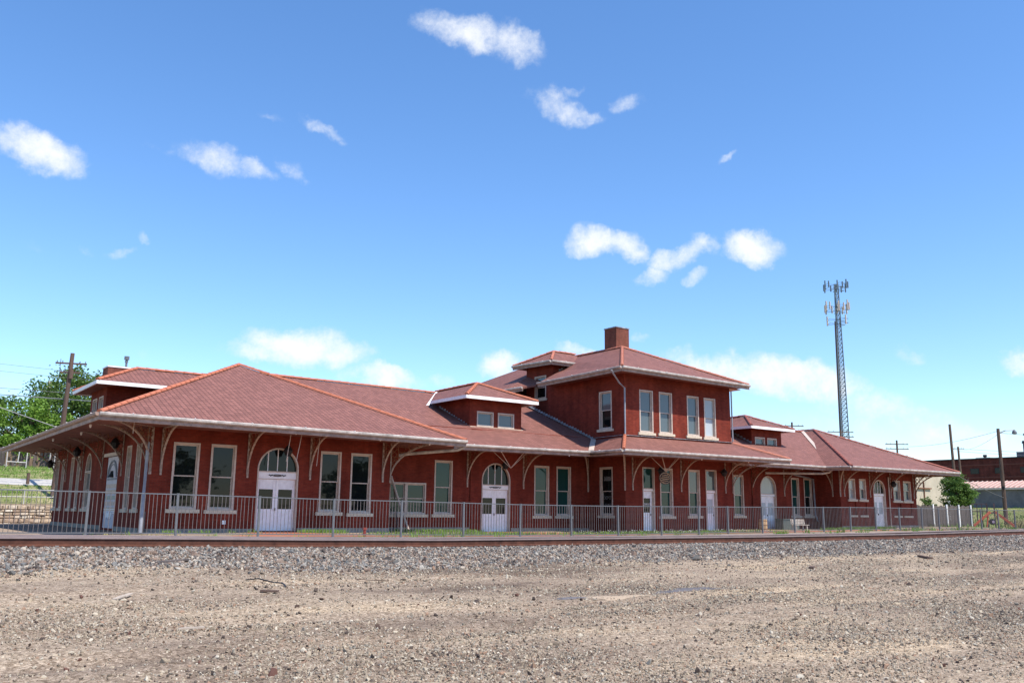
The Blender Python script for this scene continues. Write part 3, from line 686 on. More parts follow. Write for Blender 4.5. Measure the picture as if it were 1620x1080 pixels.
# plinth (grey cement base course)
for Pf, a, b in ((L, XW0, 16.1), (L, 18.4, XW1), (M0, 23.57, 30.7), (M0, 33.85, 40.3), (Rw, 65.06, 69.6), (Rw, 71.6, 76.33), (G, 43.2, 49.2), (G, 52.1, 66.4)):
    zt = interp(Pf(a, 0, 0)[0] if Pf is not G else 11, BX, BZ)+.22
    bpart(MB().box((a+.002, 0, -.3), (b-.002, .035, zt), Pf), 'plinth', PLINTH)
# upper floor of the centre
wall(Pv, 40.3, 50.7, 6.7, 10.75, [(41.65, 6.82, 42.90, 9.65), (43.48, 6.86, 44.72, 9.65), (46.19, 6.87, 47.37, 9.63), (47.92, 6.85, 49.11, 9.62)], name='upper_wall')
window(Pv, 41.65, 6.82, 42.90, 9.65, G_GREY); window(Pv, 43.48, 6.86, 44.72, 9.65, G_GREY); window(Pv, 46.19, 6.87, 47.37, 9.63, G_GREY)
window(Pv, 47.92, 6.85, 49.11, 9.62, G_PALE, G_FROST)  # opaque pale panes: the sky seen through this window is painted in
wall(Wp, 42.6, 50.6, 6.7, 10.75, [(43.80, 7.05, 45.05, 9.58)], name='upper_wall'); window(Wp, 43.80, 7.05, 45.05, 9.58, G_GREY, G_DARK)
wall(lambda u, d, z: (50.7+d, u, z), 42.6, 66, 6.0, 10.75, name='upper_wall')
wall(front(50.6), 40.3, 41.6, 6.0, 10.75, name='upper_wall', plinth=False) if False else None
bpart(MB().add([(40.3, 50.6, 6), (41.6, 50.6, 6), (41.6, 50.6, 10.75), (40.3, 50.6, 10.75)], [(0, 1, 2, 3)]), 'upper_wall', BRICK)
Wm = west(41.6)
wall(Wm, 51.7, 54.9, 8.0, 12.7, [(52.45, 10.0, 53.85, 11.75)], name='stair_dormer_wall')
window(Wm, 52.45, 10.0, 53.85, 11.75, G_GREY, G_DARK)
bpart(MB().add([(41.6, 51.7, 8), (46, 51.7, 8), (46, 51.7, 12.7), (41.6, 51.7, 12.7)], [(0, 1, 2, 3)]), 'stair_dormer_wall', BRICK)
bpart(MB().add([(41.6, 54.9, 8), (46, 54.9, 8), (46, 54.9, 12.7), (41.6, 54.9, 12.7)], [(3, 2, 1, 0)]), 'stair_dormer_wall', BRICK)
bpart(MB().add([(41.6, 50.6, 8), (41.6, 51.7, 8), (41.6, 51.7, 10.75), (41.6, 50.6, 10.75)], [(0, 1, 2, 3)]), 'upper_wall', BRICK)
wall(west(40.3), 55.4, 66, 6.7, 10.6, name='upper_wall')
bpart(MB().add([(40.3, 55.4, 6), (42.5, 55.4, 6), (42.5, 55.4, 10.6), (40.3, 55.4, 10.6)], [(0, 1, 2, 3)]), 'upper_wall', BRICK)
# back walls close the building
bpart(MB().add([(11.15, 66.4, -.3), (76.33, 66.4, -.3), (76.33, 66.4, 6), (11.15, 66.4, 6)], [(3, 2, 1, 0)]), 'rear_wall', BRICK)
bpart(MB().add([(40.3, 66.0, 6), (50.7, 66.0, 6), (50.7, 66.0, 10.6), (40.3, 66.0, 10.6)], [(3, 2, 1, 0)]), 'rear_wall', BRICK)

# ---- roofs
def roof(polys, name='roof', th=.14, mats=(None,)):
    M = MB()
    for p, E_ in polys: M.slab(p, th, 0, 1, E_)
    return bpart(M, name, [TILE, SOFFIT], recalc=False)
LA, LB = (8.1, 39.96, 5.40), (26.52, 40.3, 5.26); LC, LDk = (8.1, 68.2, 5.30), (27.4, 68.2, 5.3); L1, L2 = (17.9, 51.83, 9.90), (17.9, 57.0, 9.90)
roof([((LA, LB, L1), (1, 0, 0)), ((LC, LA, L1, L2), (0, 1, 0)), ((LB, LDk, L2, L1), (0, 1, 0)), ((LDk, LC, L2), (1, 0, 0))], 'left_wing_roof')
ME0, ME1, MR0, MR1 = (25.5, 43.2, 5.30), (37.98, 43.25, 5.39), (18.0, 54.2, 9.86), (41.6, 54.2, 9.72)
VT = (40.3, 45.65, 6.40)
roof([((ME0, ME1, VT, (40.3, 54.2, 9.72), (41.6, 54.2, 9.72), MR0, (19.5, 52.5, 9.1)), (1, 0, 0)), ((MR0, MR1, (41.6, 65, 5.4), (25, 65, 5.4)), (1, 0, 0))], 'main_roof')
PA, PB = (37.07, 39.3, 5.30), (52.85, 39.25, 5.37)
roof([((PA, PB, (50.7, 42.6, 6.53), (40.3, 42.6, 6.47)), (1, 0, 0)), ((ME1, PA, (40.3, 42.6, 6.47), VT), (0, 1, 0)), ((PB, (53.4, 46.5, 5.7), (50.7, 46.5, 6.6), (50.7, 42.6, 6.53)), (0, 1, 0))], 'pavilion_skirt_roof')
VB, VTR = (63.6, 43.2, 5.41), (70.4, 50.8, 9.12); AR = (71.0, 49.95, 9.27)
roof([(((50.7, 43.2, 5.42), VB, VTR, (50.7, 50.8, 9.06)), (1, 0, 0)), (((50.7, 50.8, 9.06), VTR, (70.4, 60, 5.4), (50.7, 60, 5.4)), (1, 0, 0))], 'main_roof')
RA, RB = (62.67, 40.9, 5.37), (78.9, 40.9, 5.43)
AR2 = (71.0, 56, 9.27)
roof([((RA, RB, AR), (1, 0, 0)), (((62.67, 63, 5.4), RA, AR, AR2), (0, 1, 0)), ((RB, (78.9, 63, 5.4), AR2, AR), (0, 1, 0)), (((78.9, 63, 5.4), (62.67, 63, 5.4), AR2), (1, 0, 0))], 'right_wing_roof')
UA, UB, UC = (38.9, 41.3, 10.76), (51.3, 41.3, 10.66), (38.9, 50.0, 10.62); AP, AP2 = (45.2, 47.95, 13.64), (45.2, 60, 13.64)
roof([((UA, UB, AP), (1, 0, 0)), ((UC, UA, AP, (45.2, 55.0, 13.64), (42.4, 51.6, 12.1)), (0, 1, 0)), ((UB, (52.1, 66, 10.66), AP2, AP), (0, 1, 0)), ((UC, (42.4, 51.6, 12.1), (45.2, 55, 13.64), (45.2, 57, 13.64), (42, 55.6, 12.0), (38.9, 52.2, 10.6)), (0, 1, 0)) if False else (((52.1, 66, 10.66), (38.9, 66, 10.6), AP2), (1, 0, 0))], 'upper_roof')
roof([(((38.9, 66, 10.5), (38.9, 54.2, 10.53), (41.0, 52.9, 11.0), (45.2, 55.5, 13.64), AP2), (0, 1, 0))], 'upper_rear_roof')
SA, SB, SC = (40.85, 50.92, 12.60), (40.85, 55.7, 12.72), (44.5, 50.92, 12.62); SP, SP2 = (43.0, 53.3, 13.80), (45.6, 53.3, 13.80)
roof([((SA, SC, SP2, SP), (1, 0, 0)), ((SB, SA, SP), (0, 1, 0)), (((44.5, 55.7, 12.7), SB, SP, SP2), (1, 0, 0))], 'stair_dormer_roof', th=.2)
# dormers: walls, hipped roof, two windows each
def dormer(P, tr, u0, u1, z0, z1, e0, e1, ez, apex, back, wins, dd, soff=.9):
    """tr maps (u along the face, d out from the face, z)"""
    o = link('dormer', None, depot, Vector(P((u0+u1)/2, 0, z0))-DL); org = Vector(P((u0+u1)/2, 0, z0)); o['org'] = tuple(org)
    ops = [(a, b, c, d) for a, b, c, d in wins]
    W = MB(); us = sorted({u0, u1}|{w_[0] for w_ in ops}|{w_[2] for w_ in ops}); zs = sorted({z0, z1}|{w_[1] for w_ in ops}|{w_[3] for w_ in ops})
    for i in range(len(us)-1):
        for j in range(len(zs)-1):
            um = (us[i]+us[i+1])/2; zm = (zs[j]+zs[j+1])/2
            if any(a < um < c and b < zm < d for a, b, c, d in ops): continue
            W.add([P(us[i], 0, zs[j]), P(us[i+1], 0, zs[j]), P(us[i+1], 0, zs[j+1]), P(us[i], 0, zs[j+1])], [(0, 1, 2, 3)])
    for a, b, c, d in ops:
        ol = [(a, b), (a, d), (c, d), (c, b), (a, b)]
        for q_ in range(4): W.add([P(ol[q_][0], 0, ol[q_][1]), P(ol[q_+1][0], 0, ol[q_+1][1]), P(ol[q_+1][0], -.2, ol[q_+1][1]), P(ol[q_][0], -.2, ol[q_][1])], [(0, 1, 2, 3)])
    for u in (u0, u1): W.add([P(u, 0, z0-.3), P(u, -dd, z0-.3), P(u, -dd, z1), P(u, 0, z1)], [(0, 1, 2, 3)])
    sub('dormer_wall', W, BRICK, o, org, recalc=False)
    Rf = MB()
    a0, a1 = P(e0, soff, ez), P(e1, soff, ez); ap = P(*apex); bk = P(*back); b0 = P(e0, -dd*.45, ez); b1 = P(e1, -dd*.45, ez)
    ev = Vector(a1)-Vector(a0); sv = Vector(b0)-Vector(a0)
    Rf.slab([a0, a1, ap], .1, 0, 1, tuple(ev)); Rf.slab([a0, ap, bk, b0], .1, 0, 1, tuple(sv)); Rf.slab([a1, b1, bk, ap], .1, 0, 1, tuple(sv))
    Rf.slab([(b0[0], b0[1], b0[2]-.002), (b1[0], b1[1], b1[2]-.002), (a1[0], a1[1], a1[2]-.101), (a0[0], a0[1], a0[2]-.101)], .02, 1, 1)
    sub('dormer_roof', Rf, [TILE, SOFFIT], o, org, recalc=False)
    Fs = MB(); hz = Vector((0, 0, .09))
    for p, q_ in ((a0, a1), (b0, a0), (a1, b1)): Fs.bar(Vector(p)-hz, Vector(q_)-hz, .07, .20)
    sub('fascia', Fs, WHITEP, o, org)
    sub('sill', MB().box((u0+.0, .0, z0-.04), (u1+.05, .10, z0+.16), P), STONE, o, org)
    for a, b, c, d in wins:
        wn_ = window(P, a, b, c, d, G_GREY, sash=False, sill=False, parent=o, depth=.16)
    rid = [(ap, bk), (a0, ap), (a1, ap)]
    return rid
RID = []                                    # lines of ridge and hip tiles: (from, to, orange?)
D1 = front(46.8)
for r_ in dormer(D1, None, 31.0, 35.05, 6.66, 8.58, 30.15, 35.75, 8.62, (33.0, -2.2, 9.90), (33.0, -7.4, 9.86), [(31.55, 6.84, 32.83, 7.80), (33.17, 6.84, 34.46, 7.80)], 7.4): RID.append(r_+(1,))
for r_ in dormer(D1, None, 58.2, 61.97, 6.86, 8.42, 57.1, 62.6, 8.50, (59.9, -1.95, 9.66), (59.9, -4.0, 9.6), [(58.58, 6.95, 59.83, 7.76), (60.13, 6.95, 61.34, 7.76)], 5.0): RID.append(r_+(0,))
D3 = west(11.5)
for r_ in dormer(D3, None, 55.3, 59.4, 6.92, 8.58, 53.65, 59.2+1.0, 8.52, (57.0, -1.9, 9.84), (57.0, -6.4, 9.84), [(55.98, 7.05, 57.10, 7.95), (57.6, 7.05, 58.75, 7.95)], 6.4): RID.append(r_+(1,))

# gutters and fascia boards along the eaves
def gutter(p, q, ends=True, w=.15, drop=.02, gm=None):
    p, q = Vector(p), Vector(q); d = (q-p).normalized(); out = Vector((d.y, -d.x, 0)).normalized()
    prof = [(0, -.01), (.13, .03), (.16, .0), (.15, -.08), (.09, -.13), (0, -.13)]
    vs = [c + out*a + Vector((0, 0, b)) for c in (p, q) for a, b in prof]; n = len(prof)
    M = MB().add(vs, [(k_, (k_+1) % n, n+(k_+1) % n, n+k_) for k_ in range(n)] + [tuple(range(n)), tuple(range(2*n-1, n-1, -1))])
    bpart(M, 'gutter', gm or GUTTER)
    f = MB(); f.add([c + out*a + Vector((0, 0, b)) for c in (p, q) for a, b in ((-.03, -.10), (.02, -.131), (.02, -.30), (-.03, -.30))], [(0,1,5,4), (1,2,6,5), (2,3,7,6), (3,0,4,7), (0,3,2,1), (4,5,6,7)])
    bpart(f, 'fascia', FASCIA)
    for i in range(int((q-p).length/2.6)+1):   # strap hangers
        c = p + d*(1.3+i*2.6)
        if (c-p).length < (q-p).length: bpart(MB().bar(c+Vector((0, 0, .02))-out*.05, c+out*.17+Vector((0, 0, .045)), .05, .02), 'gutter_strap', WHITEP)
gutter(LA, LB); gutter(LC, LA, gm=FASCIA); gutter((27.6, 43.2, 5.32), ME1); gutter(ME1, PA); gutter(PA, PB); gutter((51.5, 43.2, 5.41), VB)  # west gutter takes the browner fascia colour, its shade put into the colour
gutter((62.67, 43.1, 5.40), RA); gutter(RA, RB); gutter(RB, (78.9, 63, 5.4)); gutter(UA, UB); gutter(UC, UA, gm=mat('old_gutter', (.42, .36, .32, 1), .6, var=.3))
gutter(SB, SA); gutter(SA, SC); gutter((38.9, 54.2, 10.53), (39.2, 52.2, 10.6))
# pale soffits seen from below
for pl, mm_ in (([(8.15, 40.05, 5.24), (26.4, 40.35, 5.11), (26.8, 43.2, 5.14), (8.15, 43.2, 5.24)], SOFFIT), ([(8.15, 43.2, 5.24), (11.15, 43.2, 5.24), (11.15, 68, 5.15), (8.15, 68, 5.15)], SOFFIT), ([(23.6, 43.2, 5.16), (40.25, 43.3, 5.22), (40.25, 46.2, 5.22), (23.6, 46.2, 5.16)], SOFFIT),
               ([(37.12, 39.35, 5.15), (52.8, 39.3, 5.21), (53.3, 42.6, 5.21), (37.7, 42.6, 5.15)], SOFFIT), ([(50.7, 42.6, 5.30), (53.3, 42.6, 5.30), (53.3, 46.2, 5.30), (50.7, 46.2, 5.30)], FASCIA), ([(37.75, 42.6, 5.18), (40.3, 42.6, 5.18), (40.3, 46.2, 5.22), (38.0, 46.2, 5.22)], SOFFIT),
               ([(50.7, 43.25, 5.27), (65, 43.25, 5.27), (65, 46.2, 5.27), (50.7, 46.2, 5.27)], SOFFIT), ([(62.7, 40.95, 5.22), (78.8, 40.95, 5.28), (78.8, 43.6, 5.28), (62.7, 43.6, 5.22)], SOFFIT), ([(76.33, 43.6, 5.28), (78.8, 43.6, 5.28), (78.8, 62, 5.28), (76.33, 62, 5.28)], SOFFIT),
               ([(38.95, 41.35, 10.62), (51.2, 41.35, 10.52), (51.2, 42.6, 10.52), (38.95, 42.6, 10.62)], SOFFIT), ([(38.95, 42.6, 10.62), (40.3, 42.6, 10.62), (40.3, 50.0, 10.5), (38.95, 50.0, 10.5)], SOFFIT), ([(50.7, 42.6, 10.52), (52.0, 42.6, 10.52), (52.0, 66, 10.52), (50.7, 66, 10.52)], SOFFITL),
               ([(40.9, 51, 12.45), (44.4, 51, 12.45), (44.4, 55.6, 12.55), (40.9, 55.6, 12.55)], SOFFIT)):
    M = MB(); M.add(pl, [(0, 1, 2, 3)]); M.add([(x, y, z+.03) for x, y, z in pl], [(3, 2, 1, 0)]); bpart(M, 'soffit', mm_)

# ridge and hip tiles, one by one
RID += [(LA, L1, 1), (L1, LB, 1), (L1, L2, 1), (MR0, (41.4, 54.2, 9.73), 1), ((40.3, 42.6, 6.50), PA, 1), (PB, (50.75, 42.6, 6.55), 2), (UA, AP, 2), (UB, AP, 2), (AP, (45.2, 54.5, 13.64), 2),
        (SA, SP, 2), (SB, SP, 2), (SP, (45.2, 53.3, 13.8), 2), (AR, RA, 0), (RB, AR, 0), (AR, AR2, 0), (VTR, (52, 50.8, 9.06), 0)]
def tilemesh(nm, m, rad=.12, ln=.50):
    M = MB(); n = 7
    for rr, z in ((rad*1.08, 0), (rad*.92, ln)):
        for k_ in range(n):
            t = math.pi*(k_/(n-1)); M.v.append((math.cos(t)*rr, z, math.sin(t)*rr-.02))
    M.f = [(k_, k_+1, n+k_+1, n+k_) for k_ in range(n-1)] + [tuple(range(n))]; M.m = [0]*n
    return M.mesh(nm, m, smooth=False)
TMS = [tilemesh('ridge_tile', RIDGE2), tilemesh('ridge_tile', RIDGE), tilemesh('ridge_tile', mat('ridge_tile_salmon', (.46, .17, .11, 1), .75, var=.2))]
ntile = 0
for a, b, c in RID:
    a, b = Vector(a), Vector(b)
    if a.z > b.z: a, b = b, a
    d = b-a; n = max(2, int(d.length/.54)); st = d.length/n
    for k_ in range(n):
        ntile += 1
        o = link('ridge_tile', TMS[c], depot, a + d*(k_/n) - DL + Vector((0, 0, .035+.012*random.random())))
        o.rotation_mode = 'QUATERNION'; yv = d.normalized(); xv = yv.cross(Vector((0, 0, 1))).normalized(); zv = xv.cross(yv)
        o.rotation_quaternion = Matrix((xv, yv, zv)).transposed().to_quaternion(); o.scale = (1, st/.5*1.03, 1)
print('ridge tiles', ntile)
# valleys and flashings
def flash(p, q, w=.22, m=LEAD, lift=.05):
    p, q = Vector(p)+Vector((0, 0, lift)), Vector(q)+Vector((0, 0, lift)); return bpart(MB().bar(p, q, w, .03), 'flashing', m)
flash(VB, VTR, .30, CREAMP, .10); flash(ME1, VT, .34, CREAMP, .08); flash((40.25, 45.65, 6.42), (40.25, 54.1, 9.76), .14); flash((40.26, 42.55, 6.50), (40.26, 45.7, 6.46), .12, LEAD, .06)
flash((40.3, 42.54, 6.50), (50.7, 42.54, 6.58), .12); flash((30.95, 46.8, 6.70), (30.95, 50.4, 8.18), .12); flash((58.15, 46.8, 7.2), (58.15, 50.2, 8.9), .12)
flash((30.2, 50.6, 8.32), (33.0, 54.0, 9.82), .2, WHITEP, .06)
def step_flash(x, y0, z0, y1, z1, m=LEAD):
    M = MB(); n = int((y1-y0)/.28)
    for k_ in range(n):
        t = k_/n; y = y0+(y1-y0)*t; z = z0+(z1-z0)*t
        M.box((x-.012, y, z), (x-.002, y+.25, z+.16+.05*random.random()))
    bpart(M, 'step_flashing', m)
step_flash(40.3, 45.7, 6.45, 54.1, 9.8); step_flash(31.0, 46.8, 6.72, 50.5, 8.3); step_flash(58.2, 46.8, 7.22, 49.0, 8.3)
M = MB(); n = 10
for k_ in range(n): M.box((42.2+k_*.24, 51.68, 12.0+k_*.10), (42.4+k_*.24, 51.695, 12.2+k_*.10))
bpart(M, 'step_flashing', LEAD)

# chimneys
def chimney(x0, y0, x1, y1, z0, z1, cap=.08, vent=False):
    org = Vector(((x0+x1)/2, (y0+y1)/2, z0)); e = link('chimney', None, depot, org-DL)
    sub('chimney_stack', MB().box((x0, y0, z0), (x1, y1, z1)), CHIMB, e, org)
    sub('chimney_cap', MB().box((x0-.04, y0-.04, z1), (x1+.04, y1+.04, z1+cap)), LEAD if not vent else WHITEP, e, org)
    sub('chimney_flashing', MB().box((x0-.03, y0-.03, z0), (x1+.03, y1+.03, z0+.5)) if vent else MB().bar((x0+.1, y0-.06, 13.66), (x1, y0-.06, 13.45), .05, .2), LEAD, e, org)
    if vent: sub('flue_pipe', MB().tube([((x0+x1)/2+.3, y0+.5, z1), ((x0+x1)/2+.3, y0+.5, z1+.45), ((x0+x1)/2+.3, y0+.5, z1+.46), ((x0+x1)/2+.3, y0+.5, z1+.62), ((x0+x1)/2+.3, y0+.5, z1+.63), ((x0+x1)/2+.3, y0+.5, z1+.85)], [.07, .07, .11, .08, .16, .16], 10), GALV, e, org)
chimney(45.32, 48.7, 46.63, 50.0, 12.6, 15.32)
chimney(12.45, 60.2, 14.2, 61.6, 7.5, 10.28, vent=True)

# brackets under the eaves
def bracket_meshes(Lr, Hr, flat=False):
    A = MB(); N = 14
    arc = [(0, Lr*(1-math.cos(t)), Hr*math.sin(t)) for t in np.linspace(0, math.pi/2, N)]
    for i in range(N-1): A.bar(arc[i], arc[i+1], .085, .035)
    for i in range(N-1): A.bar((0, arc[i][1]*.985, arc[i][2]+.04), (0, arc[i+1][1]*.985, arc[i+1][2]+.04), .02, .06)
    A.box((-.045, -.02, -.14), (.045, .05, .02)); A.box((-.03, Lr*.0, Hr), (.03, Lr+.28, Hr+.06)); A.box((-.055, .0, 0), (.055, .035, Hr))
    Sx = MB()
    for f in (.14, .34, .56): 
        y = Lr*f; zt = Hr; za = Hr*math.sqrt(max(0, 1-(1-f)**2)); Sx.bar((0, y, za+.03), (0, y, zt), .03, .03)
    for k_ in range(5):                      # lattice and scrolls against the wall plate
        z0, z1 = Hr*(.22+.155*k_), Hr*(.22+.155*(k_+1)); w = min(.26, Lr*(1-math.cos(math.asin(min(1, z0/Hr))))*.9)
        if w > .03: Sx.bar((0, .03, z0), (0, w, z1), .022, .022); Sx.bar((0, .03, z1), (0, w, z0+.02), .022, .022)
    for (cy, cz, r_) in ((.46, Hr-.34, .17), (.86, Hr-.22, .12), (.26, Hr-.85, .12), (1.2, Hr-.14, .08)):
        pts = [(0, Lr/2.3*cy+r_*math.cos(t), cz+r_*math.sin(t)) for t in np.linspace(0, 5.6, 12)]; Sx.tube(pts, .018, 4)
    # local y is outwards
    return A.mesh('bracket_arm', IRON), Sx.mesh('scrollwork', RUST)
BM = bracket_meshes(2.3, 2.0)
def bracket(x, y, z, ang, s=1.0, name='bracket'):
    # local +y of the mesh points out of the wall
    e = link(name, None, depot, Vector((x, y, z))-DL, (0, 0, ang)); e.scale = (1, s, 1)
    link('bracket_arm', BM[0], e); link('scrollwork', BM[1], e)
    return e
S_ = math.pi                                # facing south (toward the track)
for x in (11.61, 15.70, 18.96, 23.11): bracket(x, 43.2, 3.18, S_)
for x in (30.53, 34.82): bracket(x, 46.2, 3.16, S_)
for x in (40.95, 45.46, 49.93): bracket(x, 42.6, 3.18, S_, .9)
for x in (54.1, 57.3, 61.28): bracket(x, 46.2, 3.23, S_, 1.0)
for x in (65.6, 69.28, 72.36, 75.99): bracket(x, 43.6, 3.28, S_, .95)
for y in (43.9, 48.1*1.01, 52.2*1.014, 57.35*1.014, 62.0*1.014): bracket(11.15, y, 3.25, math.pi/2)
bracket(40.28, 42.6, 3.15, S_-math.pi/4, 1.25); bracket(40.25, 46.15, 3.1, S_-math.pi/4, 1.25)
bracket(65.06, 44.3, 3.25, math.pi/2, .8); bracket(11.15, 43.2, 3.2, S_-math.pi/4, 1.35); bracket(23.57, 43.2, 3.15, S_+math.pi/4, 1.3); bracket(50.7, 42.6, 3.18, S_+math.pi/4, 1.25)
bracket(76.33, 43.6, 3.3, S_+math.pi/4, 1.2); bracket(11.15, 66.2, 3.2, math.pi/4, 1.4); bracket(65.06, 43.6, 3.25, S_-math.pi/4, 1.1)
for x, y, z in ((16.9, 40.35, 5.12), (10.5, 40.1, 5.2), (21.6, 40.75, 5.1), (24.6, 40.9, 5.05), (31.0, 43.3, 5.1), (36.2, 43.3, 5.12), (45.0, 40.3, 5.12), (49.7, 40.3, 5.15), (55.5, 43.3, 5.15), (59.8, 43.3, 5.15), (66.2, 41.0, 5.12), (69.9, 41.0, 5.12), (74.0, 41.0, 5.12), (9.0, 48, 5.1), (8.5, 43.5, 5.12), (8.6, 53, 5.05)):
    M = MB().tube([(x, y, z+.06), (x, y, z), (x, y, z-.09)], [.05, .055, .03], 8); bpart(M, 'eave_lamp', WHITEP)
# downspouts
def pipe(pts, r=.055, m=PIPE, name='downspout'): return bpart(MB().tube(pts, r, 8), name, m)
pipe([(38.55, 41.9, 10.55), (38.75, 41.95, 10.35), (39.6, 42.3, 9.85), (40.17, 42.42, 9.6), (40.17, 42.42, 6.6)])
pipe([(10.91, 43.0, 4.5), (10.91, 43.0, 3.6), (10.80, 42.6, 1.9), (10.72, 42.3, .42)], .075)
bpart(MB().box((10.82, 42.85, .1), (11.02, 43.05, 1.37)), 'downspout_stub', WOODG)
pipe([(26.5, 40.35, 5.05), (26.47, 40.45, 4.93), (26.3, 40.8, 4.80), (24.6, 43.0, 4.62), (24.0, 43.1, 4.5)], .085, GUTTER)
pipe([(25.1, 45.9, 3.5), (25.55, 45.8, 2.2), (26.2, 45.5, .3)], .07, CREAMP)
bpart(MB().bar((25.3, 46.0, 3.3), (25.62, 45.85, .4), .12, .06), 'leaning_board', WOODG)
pipe([(63.4, 43.2, 5.25), (63.3, 43.3, 5.0), (62.8, 43.6, 4.88), (58.6, 45.9, 4.85)], .085, GUTTER); pipe([(62.2, 45.9, 4.85), (64.9, 46.0, 4.55), (65.0, 46.0, 1.6), (65.3, 45.6, .4)], .08)
pipe([(71.95, 43.5, 4.9), (71.95, 43.5, .6)], .05, CREAMP); pipe([(50.75, 42.5, 10.3), (50.76, 42.5, 6.7)], .05, PIPE)
pipe([(52.6, 46.05, 5.1), (52.6, 46.05, 3.3)], .05, IRON)
# hanging rod frames (old sign hangers) by the doors
for (cx_, cy_, zb, zt, x0, x1) in ((32.64, 44.6, 4.2, 5.18, 31.2, 34.2), (42.9, 41.5, 4.25, 5.2, 41.6, 44.4)):
    M = MB()
    for (dx, dy) in ((x0-cx_, -.9), (x0-cx_+.55, .6), ((x1-cx_)*.25, -.9), (x1-cx_, .5)): M.tube([(cx_, cy_, zb), (cx_+dx, cy_+dy, zt)], .022, 5)
    bpart(M, 'hanging_frame', CREAMP)
for x0, x1 in ((17.0, 17.0), (17.55, 17.5)): bpart(MB().tube([(x0, 41.2, 5.1), (x1-.12, 41.3, 3.8)], .018, 5), 'hanging_rod', CREAMP)
bpart(MB().tube([(18.95, 42.2, 5.1), (18.85, 42.2, 3.7)], .018, 5), 'hanging_rod', CREAMP); bpart(MB().tube([(9.8, 41.2, 5.2), (9.78, 41.2, 4.7)], .018, 5), 'hanging_rod', CREAMP)
# wall lanterns
def lantern(x, y, z, out):
    org = Vector((x, y, z)); e = link('wall_lantern', None, depot, org-DL); o_ = Vector(out)
    M = MB(); c = org + o_*.42; M.tube([org, org+o_*.2+Vector((0, 0, .12)), c+Vector((0, 0, .06))], .02, 6); sub('lantern_arm', M, BLACK, e, org)
    M = MB(); M.tube([c+Vector((0, 0, .30)), c+Vector((0, 0, .20)), c+Vector((0, 0, .0)), c-Vector((0, 0, .22)), c-Vector((0, 0, .28))], [.01, .12, .24, .15, .02], 8); sub('lantern_body', M, BLACK, e, org)
for a in ((17.55, 43.2, 4.42, (0, -1, 0)), (33.1, 46.2, 4.45, (0, -1, 0)), (43.15, 42.6, 4.35, (0, -1, 0)), (49.35, 42.6, 4.45, (0, -1, 0)), (72.2, 43.6, 4.3, (0, -1, 0)), (11.15, 48.6, 4.75, (-1, 0, 0)), (11.15, 57.9, 4.75, (-1, 0, 0)), (11.15, 66.3, 4.35, (-1, 0, 0))): lantern(*a)
# signs
org = Vector((42.84, 41.55, 3.84)); e = link('round_sign', None, depot, org-DL); e['label'] = 'small round brown sign with tan script'
M = MB().tube([(42.84, 41.53, 3.84), (42.84, 41.58, 3.84)], .40, 24); M.v = [((x-42.84)*1.42+42.84, y, z) for x, y, z in M.v]; sub('sign_board', M, mat('sign_brown', (.055, .032, .022, 1), .6), e, org)
Sg = MB(); 
Sg.tube([(42.84+.50*math.cos(t), 41.52, 3.84+.34*math.sin(t)) for t in np.linspace(0, 2*math.pi, 25)], .015, 4, cap=False)
rs = random.Random(4)
for row in range(4):
    zc = .20-row*.13; wd = .40 if row in (1, 2) else .28; x = -wd
    while x < wd-.03:
        h_ = rs.uniform(.03, .07); w_ = rs.uniform(.03, .06)
        Sg.tube([(42.84+x, 41.518, 3.82+zc-.02+x*.16), (42.84+x+w_*.5, 41.518, 3.82+zc+h_*.8+x*.16), (42.84+x+w_, 41.518, 3.82+zc-.01+x*.16)], .013, 4); x += w_+.012
sub('sign_lettering', Sg, mat('sign_tan', (.62, .45, .28, 1), .6), e, org)
def text(s, size, P, u, d, z, m, name='lettering', parent=None, ext=.004):
    cu = bpy.data.curves.new('lettering', 'FONT'); cu.body = s; cu.size = size; cu.align_x = 'CENTER'; cu.align_y = 'CENTER'; cu.extrude = ext
    to = bpy.data.objects.new('tmp', cu); C.objects.link(to); dg = bpy.context.evaluated_depsgraph_get()
    me = bpy.data.meshes.new_from_object(to.evaluated_get(dg)); bpy.data.objects.remove(to); me.name = name; me.materials.clear(); me.materials.append(m)
    org = Vector(P(u, d, z)); fl = P(1, 0, 0)[0]-P(0, 0, 0)[0]
    rot = Matrix.Rotation(math.pi/2, 4, 'X') if abs(fl) > .5 else Matrix.Rotation(-math.pi/2, 4, 'Z') @ Matrix.Rotation(math.pi/2, 4, 'X')
    me.transform(rot); o = link(name, me, parent or depot, org-DL); return o
DECAL = mat('window_decal', (.16, .165, .165, 1), .6)
text('DEPOT', .30, Wp, 44.40, -.145, 2.55, DECAL); 
M = MB()
for k_ in range(9): M.box((44.05+k_*.075, -.11, 3.75), (44.11+k_*.075, -.105, 3.86+.10*abs(math.sin(k_*1.3))), Wp)
M.box((44.05, -.11, 3.66), (44.75, -.105, 3.76), Wp); bpart(M, 'window_decal', DECAL); text('BAND', .12, Wp, 44.4, -.105, 3.50, DECAL) if False else None
M = MB()
for k_ in range(6): M.box((44.1+k_*.1, -.165, 1.95), (44.17+k_*.1, -.16, 2.05+.16*abs(math.cos(k_*1.9))), Wp)
bpart(M, 'window_decal', DECAL)
text('DEPOT', .19, Pv, 42.38, -.20, 2.16, mat('sign_white', (.8, .8, .8, 1), .5), name='door_sign_lettering')
bpart(MB().box((14.62, 0, .82), (14.78, .05, 1.0), L).box((14.66, .05, .9), (14.74, .07, .96), L), 'meter_box', WHITEP)

